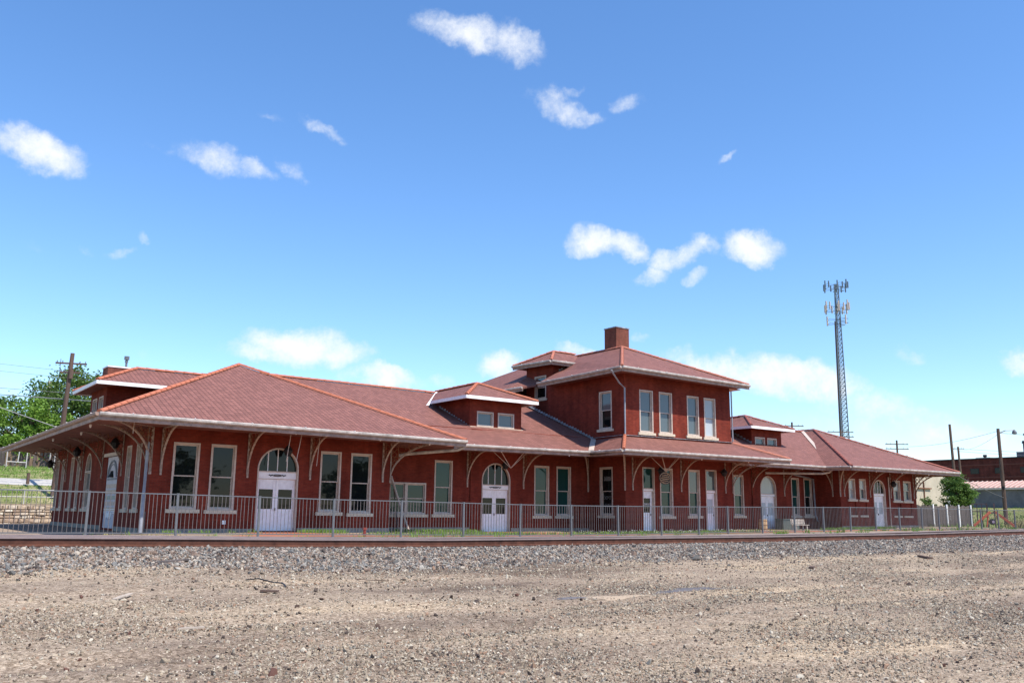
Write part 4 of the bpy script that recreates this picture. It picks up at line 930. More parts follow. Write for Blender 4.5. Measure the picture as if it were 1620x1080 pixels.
# ------------------------------------------------------------------ the metal fence by the track
fence = thing('metal_fence', 'grey steel picket fence standing between the rails and the station', 'fence', (30, 26.9, .7))
FT_X = [-20, 3.38, 5.39, 7.79, 10.23, 12.69, 15.16, 17.66, 20.14, 22.6, 25.04, 27.47, 29.74, 31.62, 33.98, 36.35, 38.63, 40.85, 43.08, 45.32, 48, 70]
FT_Z = [1.99, 1.97, 1.96, 1.94, 1.91, 1.88, 1.87, 1.85, 1.83, 1.83, 1.84, 1.86, 1.88, 1.90, 1.92, 1.95, 1.97, 2.0, 2.01, 2.02, 2.03, 2.05]
posts = [-4.37, -1.93, .51, 2.95, 5.39, 7.79, 10.23, 12.69, 15.16, 17.66, 20.14, 22.6, 25.04, 27.47, 29.74, 31.62, 33.98, 36.35, 38.63, 40.85, 43.08, 45.32, 47.5, 49.26, 51.37, 53.96, 56.0, 58.06, 60.1, 62.2, 64.3]
FO = Vector((30, 26.9, .7))
pm = MB().box((-.03, -.03, -.10), (.03, .03, 1.24)).box((-.034, -.034, 1.24), (.034, .034, 1.262)).mesh('post', GALV)
PK = mat('weathered_picket_paint', (.17, .145, .14, 1), .6, .2, var=.3, scale=3)
km = MB().box((-.0065, -.0065, 0), (.0065, .0065, 1.10)).mesh('picket', PK)
npk = 0; rest = MB()
for i, x in enumerate(posts):
    zt = interp(x, FT_X, FT_Z); lean = R(random.uniform(-.8, .8))
    link('post', pm, fence, Vector((x, 26.9, zt-1.25))-FO, (R(random.uniform(-.6, .6)), lean, 0))
    if i+1 < len(posts):
        x2 = posts[i+1]; z2 = interp(x2, FT_X, FT_Z); org = Vector((x, 26.9, zt))
        pn = MB().bar((.03, 0, -.02), (x2-x-.03, 0, z2-zt-.02), .03, .03).bar((.03, 0, -1.12), (x2-x-.03, 0, z2-zt-1.12), .03, .03)
        fp = pn.build('fence_panel', GALV, fence); fp.location = org-FO
        n = max(8, int(round((x2-x)/.116)))
        for k_ in range(1, n):
            t = k_/n; px = t*(x2-x); pz = (z2-zt)*t-1.12
            if 2.0 < x < 37 and npk < 290:
                link('picket', km, fp, (px, 0, pz), (R(random.gauss(0, .25)), R(random.gauss(0, .35)), 0)); npk += 1
            else: rest.box((x+px-.0065-30, -.0065, zt+pz-.7), (x+px+.0065-30, .0065, zt+pz+1.10-.7))
ro = rest.build('far_pickets', PK, fence); ro['kind'] = 'stuff'

# ------------------------------------------------------------------ grass and weeds
def grassmesh(name, spots, m, hmin, hmax, w=.012):
    v = []; f = []
    for (x, y, z, n, rad) in spots:
        for _ in range(n):
            a = random.uniform(0, 6.28); r = rad*math.sqrt(random.random()); bx, by = x+r*math.cos(a)*1.6, y+r*math.sin(a); h = random.uniform(hmin, hmax)
            t = random.uniform(0, 6.28); dx, dy = math.cos(t)*w, math.sin(t)*w; lx, ly = random.uniform(-.5, .5)*h, random.uniform(-.5, .5)*h
            k_ = len(v); v += [(bx-dx, by-dy, z-.02), (bx+dx, by+dy, z-.02), (bx+lx*.4+dx*.7, by+ly*.4+dy*.7, z+h*.6), (bx+lx, by+ly, z+h)]; f += [(k_, k_+1, k_+2), (k_, k_+2, k_+3)]
    me = bpy.data.meshes.new(name); me.from_pydata(v, [], f); me.materials.append(m); return tag(link(name, me), kind='stuff')
GB = mat('grass_blade', (.16, .26, .05, 1), .8, var=.3, scale=4); GY = mat('dry_grass_blade', (.38, .33, .14, 1), .85, var=.3, scale=4); WF = mat('weed_flower', (.75, .75, .68, 1), .7)
sp = []
for x0, x1, y0, y1, n in ((18.3, 20.6, 41.6, 42.6, 60), (18.5, 24, 31, 36.5, 80), (24, 27, 34, 36, 40), (29, 41, 31.5, 38, 210), (61, 70, 41.5, 43.2, 130), (24, 30, 43, 45.5, 30), (11.5, 16, 41.8, 43, 14), (2, 40, 22.5, 26.5, 60), (44, 62, 25, 30, 60), (25.4, 30.5, 44.5, 45.9, 40)):
    for _ in range(n): x, y = random.uniform(x0, x1), random.uniform(y0, y1); sp.append((x, y, H(x, y, False), 26, .16))
grassmesh('weeds', sp, GB, .05, .22)
grassmesh('dry_weeds', [(random.uniform(8, 70), random.uniform(28, 40), .45, 12, .2) for _ in range(160)], GY, .05, .2)
v_ = MB()
for _ in range(260):
    x, y = random.uniform(30, 41), random.uniform(31.5, 36); z = H(x, y, False)+random.uniform(.08, .22); v_.box((x-.012, y-.012, z), (x+.012, y+.012, z+.02))
tag(v_.build('weed_flowers', WF), kind='stuff')
sp = [(x, y, HB(x, y), 14, .5) for x, y in ((random.uniform(-4, 16.5), random.uniform(73.8, 95)) for _ in range(900)) if not 78.2 < y < 80.6]
grassmesh('bank_grass', sp, GB, .06, .22, .03)
sp = [(x, y, H(x, y, False), 16, .8) for x, y in ((random.uniform(82, 150), random.uniform(30, 76)) for _ in range(700))]
grassmesh('field_grass', sp, GB, .08, .35, .04)
grassmesh('tall_weeds', [(x, y, H(x, y, False), 40, .5) for x, y in ((random.uniform(80, 94), random.uniform(30, 40)) for _ in range(22))] , GY, .3, .9, .02)

# ------------------------------------------------------------------ trees
def leafmat(name, c, c2):
    m = bpy.data.materials.new(name); m.use_nodes = True; t = m.node_tree; p = t.nodes['Principled BSDF']; L_ = t.links
    p.inputs['Roughness'].default_value = .6; p.inputs['Specular IOR Level'].default_value = .25
    g = t.nodes.new('ShaderNodeNewGeometry'); r = t.nodes.new('ShaderNodeMix'); r.data_type = 'RGBA'; r.inputs['A'].default_value = c+(1,); r.inputs['B'].default_value = c2+(1,)
    L_.new(g.outputs['Random Per Island'], r.inputs['Factor']); L_.new(r.outputs['Result'], p.inputs['Base Color'])
    tr = t.nodes.new('ShaderNodeBsdfTranslucent'); L_.new(r.outputs['Result'], tr.inputs['Color']); ms = t.nodes.new('ShaderNodeMixShader'); ms.inputs[0].default_value = .35
    L_.new(p.outputs[0], ms.inputs[1]); L_.new(tr.outputs[0], ms.inputs[2]); L_.new(ms.outputs[0], t.nodes['Material Output'].inputs[0]); return m
LEAF_D = leafmat('dark_leaves', (.085, .155, .035), (.14, .22, .05)); LEAF_B = leafmat('bright_leaves', (.13, .25, .035), (.20, .33, .05)); LEAF_M = leafmat('mid_leaves', (.085, .16, .035), (.145, .23, .05))
BARK = mat('bark', (.12, .09, .065, 1), .9, var=.3)
def tree(name, label, x, y, zb, top, rad, m, ncl=90, per=110, leaf=.17, low=.1, seed=1, group=None, bl=None):
    rg = random.Random(seed); t = thing(name, label, 'tree' if name != 'bush' else 'bush', (x, y, zb), 0, group); h = top-zb
    T = MB(); T.tube([(0, 0, -.3), (.1, 0, h*.3), (.0, .1, h*.6), (.1, .1, h*.85)], [rad*.09+.04, rad*.07+.03, rad*.04+.02, .02], 7)
    for k_ in range(7):
        a = rg.uniform(0, 6.28); z = h*rg.uniform(.25, .6); T.tube([(0, 0, z), (math.cos(a)*rad*.4, math.sin(a)*rad*.4, z+h*.15), (math.cos(a)*rad*.8, math.sin(a)*rad*.8, z+h*.25)], [rad*.035+.02, .04, .015], 5)
    T.build('trunk', BARK, t)
    v = []; f = []; ch = h*(1-low); cz = h*low+ch/2
    for _ in range(ncl):
        while True:
            a, b, c = rg.uniform(-1, 1), rg.uniform(-1, 1), rg.uniform(-1, 1); d = a*a+b*b+c*c
            if .12 < d < 1: break
        wv_ = 1+.22*math.sin(3*math.atan2(b, a)+seed)+.12*math.sin(7*c+seed)
        X_, Y_, Z_ = a*rad*wv_*(1-.25*max(0, c)), b*rad*wv_*(1-.25*max(0, c)), cz+c*ch/2
        cr = rad*rg.uniform(.13, .30)
        for _ in range(per):
            p = Vector((rg.gauss(0, 1), rg.gauss(0, 1), rg.gauss(0, .7)))*cr*.6+Vector((X_, Y_, Z_))
            u = Vector((rg.uniform(-1, 1), rg.uniform(-1, 1), rg.uniform(-.6, .6))).normalized()*leaf*rg.uniform(.6, 1.3); w = u.cross(Vector((rg.uniform(-1, 1), rg.uniform(-1, 1), rg.uniform(-1, 1)))).normalized()*leaf*.55
            k_ = len(v); v += [tuple(p-u), tuple(p+w), tuple(p+u), tuple(p-w)]; f.append((k_, k_+1, k_+2, k_+3))
    me = bpy.data.meshes.new('crown'); me.from_pydata(v, [], f); me.materials.append(m); link('crown', me, t); return t
tree('leafy_tree', 'tall dark green tree directly behind the leaning utility pole', 17.6, 100, 4.6, 15.7, 4.4, LEAF_D, 110, 150, .17, .05, 3, 'trees behind the left end of the station')
tree('leafy_tree', 'bright yellow green tree left of the utility pole, in front of darker trees', 13.6, 97, 4.4, 12.2, 2.9, LEAF_B, 80, 140, .15, .02, 5, 'trees behind the left end of the station')
tree('leafy_tree', 'mid green tree at the left edge of the photograph above the board fence', 10.2, 101, 4.6, 13.0, 4.0, LEAF_M, 100, 140, .16, .02, 8, 'trees behind the left end of the station')
tree('leafy_tree', 'olive green tree half hidden behind the roof corner of the station', 22.6, 103, 4.6, 14.4, 4.2, LEAF_M, 90, 130, .17, .05, 9, 'trees behind the left end of the station')
tree('leafy_tree', 'low bright bushy tree over the board fence beside the station eave', 17.0, 97.2, 4.6, 10.4, 2.8, LEAF_B, 70, 120, .15, .02, 12, 'trees behind the left end of the station')
tree('leafy_tree', 'dark green broad tree just outside the left edge behind the board fence', 5.0, 104, 4.6, 12.5, 4.5, LEAF_D, 90, 120, .17, .02, 15, 'trees behind the left end of the station')
tree('leafy_tree', 'round green tree in front of the cream building', 103.4, 54, .9, 6.8, 1.75, LEAF_M, 130, 120, .11, .12, 21)
tree('bush', 'small dark bush above the wooden fence left of the round tree', 99.5, 55.5, 1.0, 4.0, .9, LEAF_D, 26, 80, .08, .1, 22)
# trees across the yard, behind the photographer, mirrored in the station windows
for i, (x, y, tp, rd) in enumerate(((8, -46, 11, 6), (-22, -40, 9, 5), (40, -60, 12, 7), (70, -52, 10, 6))):
    tree('leafy_tree', ['wide tree across the yard mirrored in the first station windows', 'low tree across the yard at its far west end', 'tallest tree across the yard behind the photographer', 'tree across the yard furthest to the east'][i], x, y, 0, tp, rd, LEAF_D, 60, 60, .4, .1, 30+i, 'trees across the yard')

# ------------------------------------------------------------------ left background
WALLST = [mat('wall_stone_%s' % n_, c, .9, var=.25, scale=4, bump=.8, bscale=14) for n_, c in (('tan', (.50, .42, .33, 1)), ('pale', (.58, .52, .43, 1)), ('brown', (.36, .27, .20, 1)), ('ochre', (.46, .36, .26, 1)))]
sw = thing('stone_retaining_wall', 'low rough limestone retaining wall below the grass bank left of the station', 'retaining wall', (4.6, 73, .22)); SO = Vector((4.6, 73, .22))
MB().box((-9, .16, -.3), (8.2, .62, 1.40)).build('wall_core', WALLST[2], sw)
z = 0; row = 0
while z < 1.28:
    hh = random.uniform(.19, .30); x = -9+random.uniform(0, .3)
    while x < 8.0:
        w = random.uniform(.28, .72); me = MB(); d = random.uniform(0, .09)
        bxm = bmesh.new(); bmesh.ops.create_cube(bxm, size=1); bmesh.ops.scale(bxm, vec=(w-.035, .3, hh-.035), verts=bxm.verts)
        bmesh.ops.bevel(bxm, geom=bxm.edges[:], offset=.03, segments=1, affect='EDGES')
        for vv in bxm.verts: vv.co += Vector((random.uniform(-.015, .015), random.uniform(-.02, .02), random.uniform(-.012, .012)))
        mm_ = bpy.data.meshes.new('stone'); bxm.to_mesh(mm_); bxm.free(); mm_.materials.append(random.choice(WALLST))
        link('stone', mm_, sw, (x+w/2, .1-d, z+hh/2)); x += w
    z += hh; row += 1
MB().box((-9, -.06, z), (8.2, .55, z+.10)).build('coping', WALLST[2], sw)
tag(link('wall_corner_shade', MB().box((0,0,0),(0.001,.001,.001)).mesh('x', TIE)), kind='structure') if False else None
RAILW = mat('pale_pipe_paint', (.52, .50, .47, 1), .5, var=.1)
hr = thing('pipe_handrail', 'pale two pipe handrail along the top of the stone wall', 'railing', (4.6, 73.4, 1.72))
MB().tube([(-9, 0, .98), (8, 0, 1.02)], .045, 6).build('top_rail', RAILW, hr); MB().tube([(-9, 0, .50), (8, 0, .53)], .035, 6).build('lower_rail', RAILW, hr)
for k_ in range(6): MB().tube([(-6.6+k_*3.13-.1, 0, -.2), (-6.6+k_*3.13-.1, 0, 1.0)], .04, 6).build('post', RAILW, hr)
bf = thing('board_fence', 'old weathered board fence at the top of the grass bank under the trees', 'fence', (8, 95, 5.1))
bmsh = [MB().box((0, 0, -.1), (.27, .03, h_)).mesh('board', w_) for h_, w_ in ((2.1, WOODG), (2.18, WOODG), (2.0, WOODD), (2.12, mat('brown_board', (.22, .15, .10, 1), .9, var=.3, streak=True)))]
for k_ in range(50):
    if random.random() < .97: link('board', random.choice(bmsh), bf, (-6+k_*.29, random.uniform(-.02, .02), random.uniform(-.05, .05)-.004*k_), (0, R(random.uniform(-.8, .8)), 0))
for zz in (.4, 1.6): MB().box((-6, .04, zz), (8.6, .10, zz+.1)).build('rail', WOODD, bf)
gt = thing('pipe_gate', 'pale pipe gate frame leaning against the board fence', 'gate', (11.4, 92.5, 4.95))
for a_, b_ in (((0, 0, 0), (0, 0, 1.9)), ((1.6, 0, -.1), (1.6, 0, 1.9)), ((0, 0, .6), (1.6, 0, .55)), ((0, 0, 1.8), (3.9, 0, 1.75)), ((3.9, 0, -.4), (3.9, 0, 1.9)), ((3.5, 0, -.4), (3.5, 0, 1.8)), ((.9, 0, .6), (.95, 0, 1.5))): MB().tube([a_, b_], .045, 6).build('pipe', RAILW, gt)
bl = thing('wooden_bollard', 'short brown wooden post standing by the footpath on the grass bank', 'bollard', (11.2, 78.0, 3.45)); MB().tube([(0, 0, -.2), (0, 0, .62)], .12, 8).build('post', POLEW, bl); MB().tube([(0, 0, .62), (0, 0, .66)], [.125, .10], 8).build('cap', TIE, bl)
def polething(name, label, x, y, zb, zt, r, arms=(), dirv=(.25, -1), group=None, lean=(0, 0), half=1.2, cat='utility pole'):
    t = thing(name, label, cat, (x, y, zb), 0, group); hgt = zt-zb
    MB().tube([(0, 0, -.5), (lean[0]*.5, lean[1]*.5, hgt*.5), (lean[0], lean[1], hgt)], [r, r*.9, r*.75], 9).build('pole', POLEW, t)
    d = Vector((dirv[0], dirv[1], 0)).normalized()
    for az, hl in arms:
        c = Vector((lean[0]*az/hgt, lean[1]*az/hgt, az)); cr = MB().bar(c-d*hl, c+d*hl, .12, .12).build('crossarm', POLEW, t)
        for q_ in (-.9, -.55, .55, .9): MB().tube([c+d*hl*q_+Vector((0, 0, .06)), c+d*hl*q_+Vector((0, 0, .20))], .035, 5).build('insulator', GALV, cr)
    return t
p = polething('utility_pole', 'leaning weathered utility pole with short crossarms left of the station roof', 12.55, 75, 2.9, 13.2, .20, [(9.5, 1.1), (8.8, .7)], (1, -.35), lean=(.33, 0))
MB().tube([(.33, -.2, 8.3), (.33, -.2, 9.0)], .16, 8).build('transformer_bracket', POLEW, p)
tag(MB().tube([(16.95, 110, 5), (16.95, 110, 15.3)], [.30, .26], 8).build('pale_post', CREAMW), 'pale round stack rising behind the trees left of the utility pole', 'chimney pipe')
tag(MB().tube([(17.75, 110, 5), (17.75, 110, 17.9)], .035, 5).build('antenna_rod', GREY), 'thin dark antenna rod above the tall tree by the utility pole', 'antenna')
def cable(name, label, a, b, sag, r=.02, m=WIRE, group=None, n=14):
    a, b = Vector(a), Vector(b); pts = [a.lerp(b, i/n) - Vector((0, 0, sag*4*(i/n)*(1-i/n))) for i in range(n+1)]
    return tag(MB().tube(pts, r, 5).build(name, m), label, 'cable', group)
gW = 'overhead wires at the left'
cable('overhead_wire', 'thick pale overhead cable crossing behind the left utility pole', (-20, 75.3, 9.8), (40, 75.3, 9.9), .2, .035, PALEWIRE, gW)
cable('overhead_wire', 'diagonal service cable falling from the left edge to the roof corner', (-3, 75, 12.6), (13.2, 75, 7.2), .15, .03, PALEWIRE, gW)
cable('overhead_wire', 'thin grey wire just above the thick pale cable', (-20, 75, 10.3), (40, 75, 10.5), .3, .018, GREY, gW)
cable('overhead_wire', 'highest faint wire at the left edge of the sky', (-20, 75, 12.9), (30, 75, 11.6), .3, .012, GREY, gW)
cable('overhead_wire', 'second faint wire below the highest one at the left', (-20, 75, 12.2), (30, 75, 11.2), .3, .012, GREY, gW)

# ------------------------------------------------------------------ right background
def block(name, label, cat, lo, hi, m, trim=None, group=None):
    t = thing(name, label, cat, ((lo[0]+hi[0])/2, (lo[1]+hi[1])/2, lo[2])); o_ = Vector(t.location)
    MB().box(Vector(lo)-o_, Vector(hi)-o_).build('wall', m, t); return t, o_
t, o_ = block('brick_warehouse', 'long dark red brick warehouse on the horizon at the right', 'building', (200, 40, 1), (245, 140, 14.25), DBRICK)
MB().box(Vector((199.8, 39.8, 14.25))-o_, Vector((245.2, 140.2, 14.5))-o_).build('parapet_cap', BLACK, t)
for yw in (89.6, 94.9, 100.2, 105.6, 84, 78.5): 
    w_ = MB().box(Vector((199.93, yw-.95, 11.1))-o_, Vector((199.99, yw+.95, 12.3))-o_).build('window', BLACK, t)
    MB().box(Vector((199.9, yw-.8, 11.2))-o_, Vector((199.92, yw+.8, 12.2))-o_).build('pane', G_DARK, w_)
for z_ in (10.2, 12.9, 9.2): MB().box(Vector((199.94, 40, z_))-o_, Vector((200, 140, z_+.22))-o_).build('brick_band', mat('brick_band_paint', (.14, .05, .04, 1), .9), t)
v_ = thing('rooftop_ventilator', 'large dark cylindrical ventilator on the warehouse roof at the right edge', 'roof vent', (206, 91.5, 14.5))
MB().box((-2, -4.5, 0), (3, 1.4, 1.3)).build('base', GREY, v_); MB().tube([(0, -.6, 1.3), (0, -.6, 3.2)], 1.3, 14).build('drum', GREY, v_); MB().tube([(0, -.6, 3.2), (0, -.6, 3.7)], [1.5, 1.4], 14).build('rim', BLACK, v_); MB().tube([(0, -.1, 3.7), (0, -.1, 4.9), (0, -.1, 4.92), (0, -.1, 5.3)], [.45, .4, .62, .6], 10).build('stack', GREY, v_)
v_ = thing('rooftop_ventilator', 'small round fan unit on the warehouse roof beside the light pole', 'roof vent', (203, 99.2, 14.5)); MB().tube([(0, 0, 0), (0, 0, .5)], .25, 8).build('stem', BLACK, v_); MB().tube([(0, 0, .4), (0, 0, .9)], .42, 8).build('hood', BLACK, v_); MB().box((-1, -1.6, 0), (1, 1.6, .25)).build('curb', CREAMW, v_)
t, o_ = block('block_building', 'low dark grey block building with a rusty striped metal roof', 'building', (150, 40, 1.5), (160, 90, 6.35), GREY)
ra, rb = mat('rusty_roof_panel', (.44, .25, .20, 1), .7, var=.3, scale=1.2), mat('pale_roof_seam', (.62, .50, .42, 1), .7, var=.15)
rm = MB().add([(0, 0, 0), (0, .72, 0), (4.6, .72, 1.25), (4.6, 0, 1.25)], [(0, 1, 2, 3)]).mesh('roof_panel', ra); rs_ = MB().box((0, 0, 0), (.05, .001, .001))
sm_ = MB().bar((0, 0, .03), (4.6, 0, 1.29), .16, .08).mesh('roof_seam', rb)
for k_ in range(62): link('roof_panel', rm, t, Vector((149.6, 40.1+k_*.80, 6.38))-o_); link('roof_seam', sm_, t, Vector((149.6, 40.06+k_*.80, 6.38))-o_)
MB().box(Vector((149.55, 40, 6.1))-o_, Vector((149.7, 90, 6.4))-o_).build('eave_trim', rb, t)
t, o_ = block('stucco_building', 'cream stucco building behind the right end of the station', 'building', (96, 60, .8), (112.3, 76, 6.75), CREAMW)
MB().box(Vector((112.2, 59.8, .8))-o_, Vector((112.55, 60.05, 6.7))-o_).build('corner_pipe', WHITEP, t); MB().tube([Vector((106.8, 59.9, 1))-o_, Vector((106.8, 59.9, 6))-o_], .07, 6).build('conduit', RUST, t); MB().box(Vector((105.5, 59.8, 5.0))-o_, Vector((108.4, 59.95, 5.14))-o_).build('shelf', RUST, t)
pf = thing('privacy_fence', 'grey weathered plank fence with tall white posts beyond the station', 'fence', (80.4, 46, .55))
for k_ in range(68):
    x = k_*.147; hh = 2.1+.06*math.sin(k_*.9)+(.05 if k_ > 36 else 0); 
    link('plank', MB().add([(0,0,0),(.138,0,0),(.138,.02,0),(0,.02,0),(0,0,hh-.06),(.138,0,hh-.06),(.138,.02,hh-.06),(0,.02,hh-.06),(.035,0,hh),(.103,0,hh),(.103,.02,hh),(.035,.02,hh)],
        [(0,3,2,1),(0,1,5,4),(1,2,6,5),(2,3,7,6),(3,0,4,7),(4,5,9,8),(5,6,10,9),(6,7,11,10),(7,4,8,11),(8,9,10,11)]).mesh('plank', WOODD if (k_ < 18 or (k_*7) % 5 == 0) else WOODG), pf, (x, random.uniform(-.01, .01), 0), (0, R(random.uniform(-.7, .7)), 0))
for x in (2.75, 5.2, 7.45, 9.75): MB().box((x, -.12, -.1), (x+.14, -.03, 2.25)).build('white_post', WHITEP, pf)
for zz in (.5, 1.6): MB().box((0, .03, zz), (10, .09, zz+.09)).build('rail', WOODD, pf)
ps = thing('playground_slide', 'orange plastic playground slide with a wooden deck at the right', 'slide', (74.0, 36.2, .86), R(-64))
def chute(a, b, c): 
    M = MB(); pts = [Vector(a), Vector(b), Vector(c)]
    for i in range(2):
        p_, q_ = pts[i], pts[i+1]; M.bar(p_, q_, .60, .07); 
        for s_ in (-.31, .31): M.bar(p_+Vector((0, s_, .06)), q_+Vector((0, s_, .06)), .06, .17)
    return M.build('chute', ORANGE, ps)
chute((.30, 0, 1.18), (.75, 0, .82), (1.65, -.1, .06)); chute((.05, -.2, 1.12), (-.35, -.3, .75), (-1.15, -.4, .03))
MB().box((-.2, -.4, 1.05), (.4, .5, 1.15)).build('deck', WOODG, ps)
for x, y in ((-.2, -.4), (.32, -.4), (-.2, .45), (.32, .45)): MB().box((x, y, -.05), (x+.1, y+.1, 1.85)).build('post', WOODD, ps)
MB().tube([(-.25, -.45, .0), (-.1, -.42, .9)], .05, 8).build('leg', ORANGE, ps); MB().tube([(.62, -.3, 0), (.5, -.25, .9)], .05, 8).build('leg', ORANGE, ps)
MB().tube([(.15, -.3, .40), (.15, .5, .40)], .24, 14).build('tunnel', BLACK, ps); MB().tube([(.25, -.36, .40), (.25, -.34, .40)], .11, 12).build('tunnel_hatch', WHITEP, ps)
MB().bar((-.2, .5, 1.8), (-1.25, .5, 1.8), .07, .07).bar((-1.25, .5, 1.2), (-.2, .5, 1.2), .07, .07).build('guard_rail', WOODG, ps)
for x in (-1.25, -.9, -.55): MB().box((x, .46, 0), (x+.06, .54, 1.8)).build('guard_post', WOODD, ps)
lp = thing('light_pole', 'tall dark wooden pole with a small lamp at the right edge', 'street lamp', (95.3, 45, .85)); MB().tube([(0, 0, -.4), (0, 0, 5), (0, 0, 9.8)], [.20, .18, .15], 10).build('pole', POLEW, lp)
MB().tube([(0, 0, 9.3), (.5, -.5, 9.6), (1.1, -1.1, 9.62)], .05, 5).build('lamp_arm', GALV, lp); MB().tube([(1.1, -1.1, 9.68), (1.1, -1.1, 9.5), (1.1, -1.1, 9.3), (1.1, -1.1, 9.2)], [.08, .2, .26, .1], 9).build('lamp_head', GALV, lp)
MB().box((-.35, -.25, 3.6), (-.1, -.05, 3.9)).build('junction_box', BLACK, lp)
gP = 'telegraph poles beyond the station'
polething('telegraph_pole', 'dark telegraph pole top with two crossarms behind the right dormer', 101.76, 75, 1, 13.95, .17, [(12.45, 1.6), (11.75, 1.6)], (1, -.6), gP)
polething('telegraph_pole', 'telegraph pole whose crossarms show at the foot of the lattice tower', 112.75, 75, 1, 13.6, .17, [(12.3, 1.9), (11.65, 1.9)], (1, -.6), gP)
polething('telegraph_pole', 'telegraph pole with two crossarms above the long right hip of the roof', 127.0, 75, 1, 12.95, .18, [(11.35, 1.8), (10.65, 1.8), (9.6, 1.6)], (1, -.6), gP)
polething('telegraph_pole', 'tallest bare pole, leaning, in front of the brick warehouse', 171.9, 90, 2, 19.4, .30, [(8.2, 1.4), (7.0, 1.4)], (1, -.6), gP, lean=(-.5, 0))
polething('telegraph_pole', 'shorter pole with insulators close right of the tallest bare pole', 174.3, 90, 2, 15.2, .25, [(12.8, 1.2), (6.8, 1.6), (5.9, 1.6)], (1, -.6), gP, lean=(-.4, 0))
gR = 'overhead wires at the right'
cable('overhead_wire', 'wire sagging from the crossarm pole to the lamp pole at the right', (127, 75, 12.0), (95.3, 45, 10.4), .5, .018, GREY, gR)
cable('overhead_wire', 'lower of the two wires meeting the lamp pole from the left', (172, 90, 14.6), (95.3, 45, 10.1), .8, .014, GREY, gR)
cable('overhead_wire', 'wire leaving the lamp pole to the right edge', (95.3, 45, 10.2), (130, 20, 10.6), .8, .018, GREY, gR)
cable('overhead_wire', 'service cable from the roof end corner down past the round tree', (78.7, 41, 5.2), (95.3, 45, 3.6), .1, .022, GREY, gR)
cable('overhead_wire', 'upper wire over the brick warehouse roof', (174, 90, 14.8), (210, 60, 14.4), .6, .03, GREY, gR)
cable('overhead_wire', 'lower wire over the brick warehouse roof', (174, 90, 14.3), (210, 60, 13.4), .6, .03, GREY, gR)
# lattice communications tower
tw = thing('communications_tower', 'tall steel lattice mobile phone tower with antenna platforms', 'radio tower', (197, 130, 3)); Ht = 56.6
STEEL = mat('tower_steel', (.16, .20, .24, 1), .5, .3, var=.15); LEGB = mat('tower_cable_run', (.15, .075, .055, 1), .8, var=.3)
def legp(k_, z): s_ = 1.30-(1.30-.55)*z/Ht; a = R(90+120*k_-35); return Vector((math.cos(a)*s_, math.sin(a)*s_, z))
for k_ in range(3): MB().tube([legp(k_, 0), legp(k_, Ht)], .15, 6).build('leg', STEEL, tw)
brM = MB(); nseg = 52
for i in range(nseg):
    z0, z1 = Ht*i/nseg, Ht*(i+1)/nseg
    for k_ in range(3):
        a_, b_ = legp(k_, z0), legp((k_+1) % 3, z1); c_, d_ = legp((k_+1) % 3, z0), legp(k_, z1); brM.tube([a_, b_], .06, 4); brM.tube([c_, d_], .06, 4); brM.tube([a_, c_], .05, 4)
bo = brM.build('lattice_bracing', STEEL, tw)
vl = Vector((-rt0.x, -rt0.y, 0))
MB().bar(vl*1.0, vl*.5+Vector((0, 0, Ht*.83)), .75, .35).build('cable_run', LEGB, tw)
for zz, rad, n_, ah in ((55.3, 2.9, 12, 2.2), (49.6, 2.9, 12, 2.6), (46.3, 2.6, 3, 2.4)):
    pl = thing('x', None, None) if False else None; F = MB(); a0 = .35
    for s_ in range(3):
        a1, a2 = a0+s_*2.094-.5, a0+s_*2.094+.5; p1, p2 = Vector((math.cos(a1)*rad, math.sin(a1)*rad, zz)), Vector((math.cos(a2)*rad, math.sin(a2)*rad, zz))
        F.tube([p1, p2], .06, 4); F.tube([p1+Vector((0, 0, 1.1)), p2+Vector((0, 0, 1.1))], .05, 4); mid = (p1+p2)/2
        for e_ in (p1, p2): F.tube([(0, 0, zz), e_], .05, 4); F.tube([(0, 0, zz+1.1), e_+Vector((0, 0, 1.1))], .04, 4)
    fo = F.build('antenna_platform', STEEL, tw)
    for s_ in range(3):
        for j_ in range(n_//3):
            a_ = a0+s_*2.094+(j_-(n_//3-1)/2)*.45; c_ = Vector((math.cos(a_)*rad, math.sin(a_)*rad, zz-.5+.2*j_))
            MB().box(c_-Vector((.13, .13, 0)), c_+Vector((.13, .13, ah*(1 if j_ % 2 == 0 else .75)))).build('panel_antenna', STEEL if zz > 54 else CREAMP, fo)

# ------------------------------------------------------------------ small things by the station
MB_ = thing('barrel', 'tan barrel standing beside the arched door right of the centre', 'barrel', (56.4, 44.6, .42)); BT = mat('barrel_tan', (.50, .33, .18, 1), .7, var=.2)
MB().tube([(0, 0, 0), (0, 0, .42), (0, 0, .84)], [.30, .34, .30], 16).build('body', BT, MB_)
for zz in (.12, .42, .72): MB().tube([(0, 0, zz-.02), (0, 0, zz+.02)], .345 if zz == .42 else .325, 16).build('hoop', RUST, MB_)
u_ = thing('utility_cabinet', 'dark green grey metal cabinet against the wall behind the bench', 'cabinet', (59.9, 45.0, .44)); UC_ = mat('cabinet_paint', (.10, .12, .11, 1), .6)
MB().box((-1.0, -.35, 0), (1.0, .35, .82)).build('cabinet_body', UC_, u_); MB().box((-1.05, -.4, .82), (1.05, .4, .87)).build('lid', UC_, u_)
bn = thing('bench', 'pale wooden slatted bench in front of the metal cabinet', 'bench', (59.4, 43.6, .46)); BW = mat('bench_wood', (.50, .44, .38, 1), .8, var=.2)
for k_ in range(3): MB().box((-.85, -.35+k_*.13, .38), (.85, -.24+k_*.13, .42)).build('seat_slat', BW, bn)
for k_ in range(3): MB().box((-.85, .06+k_*.02, .46+k_*.13), (.85, .09+k_*.02, .56+k_*.13)).build('back_slat', BW, bn)
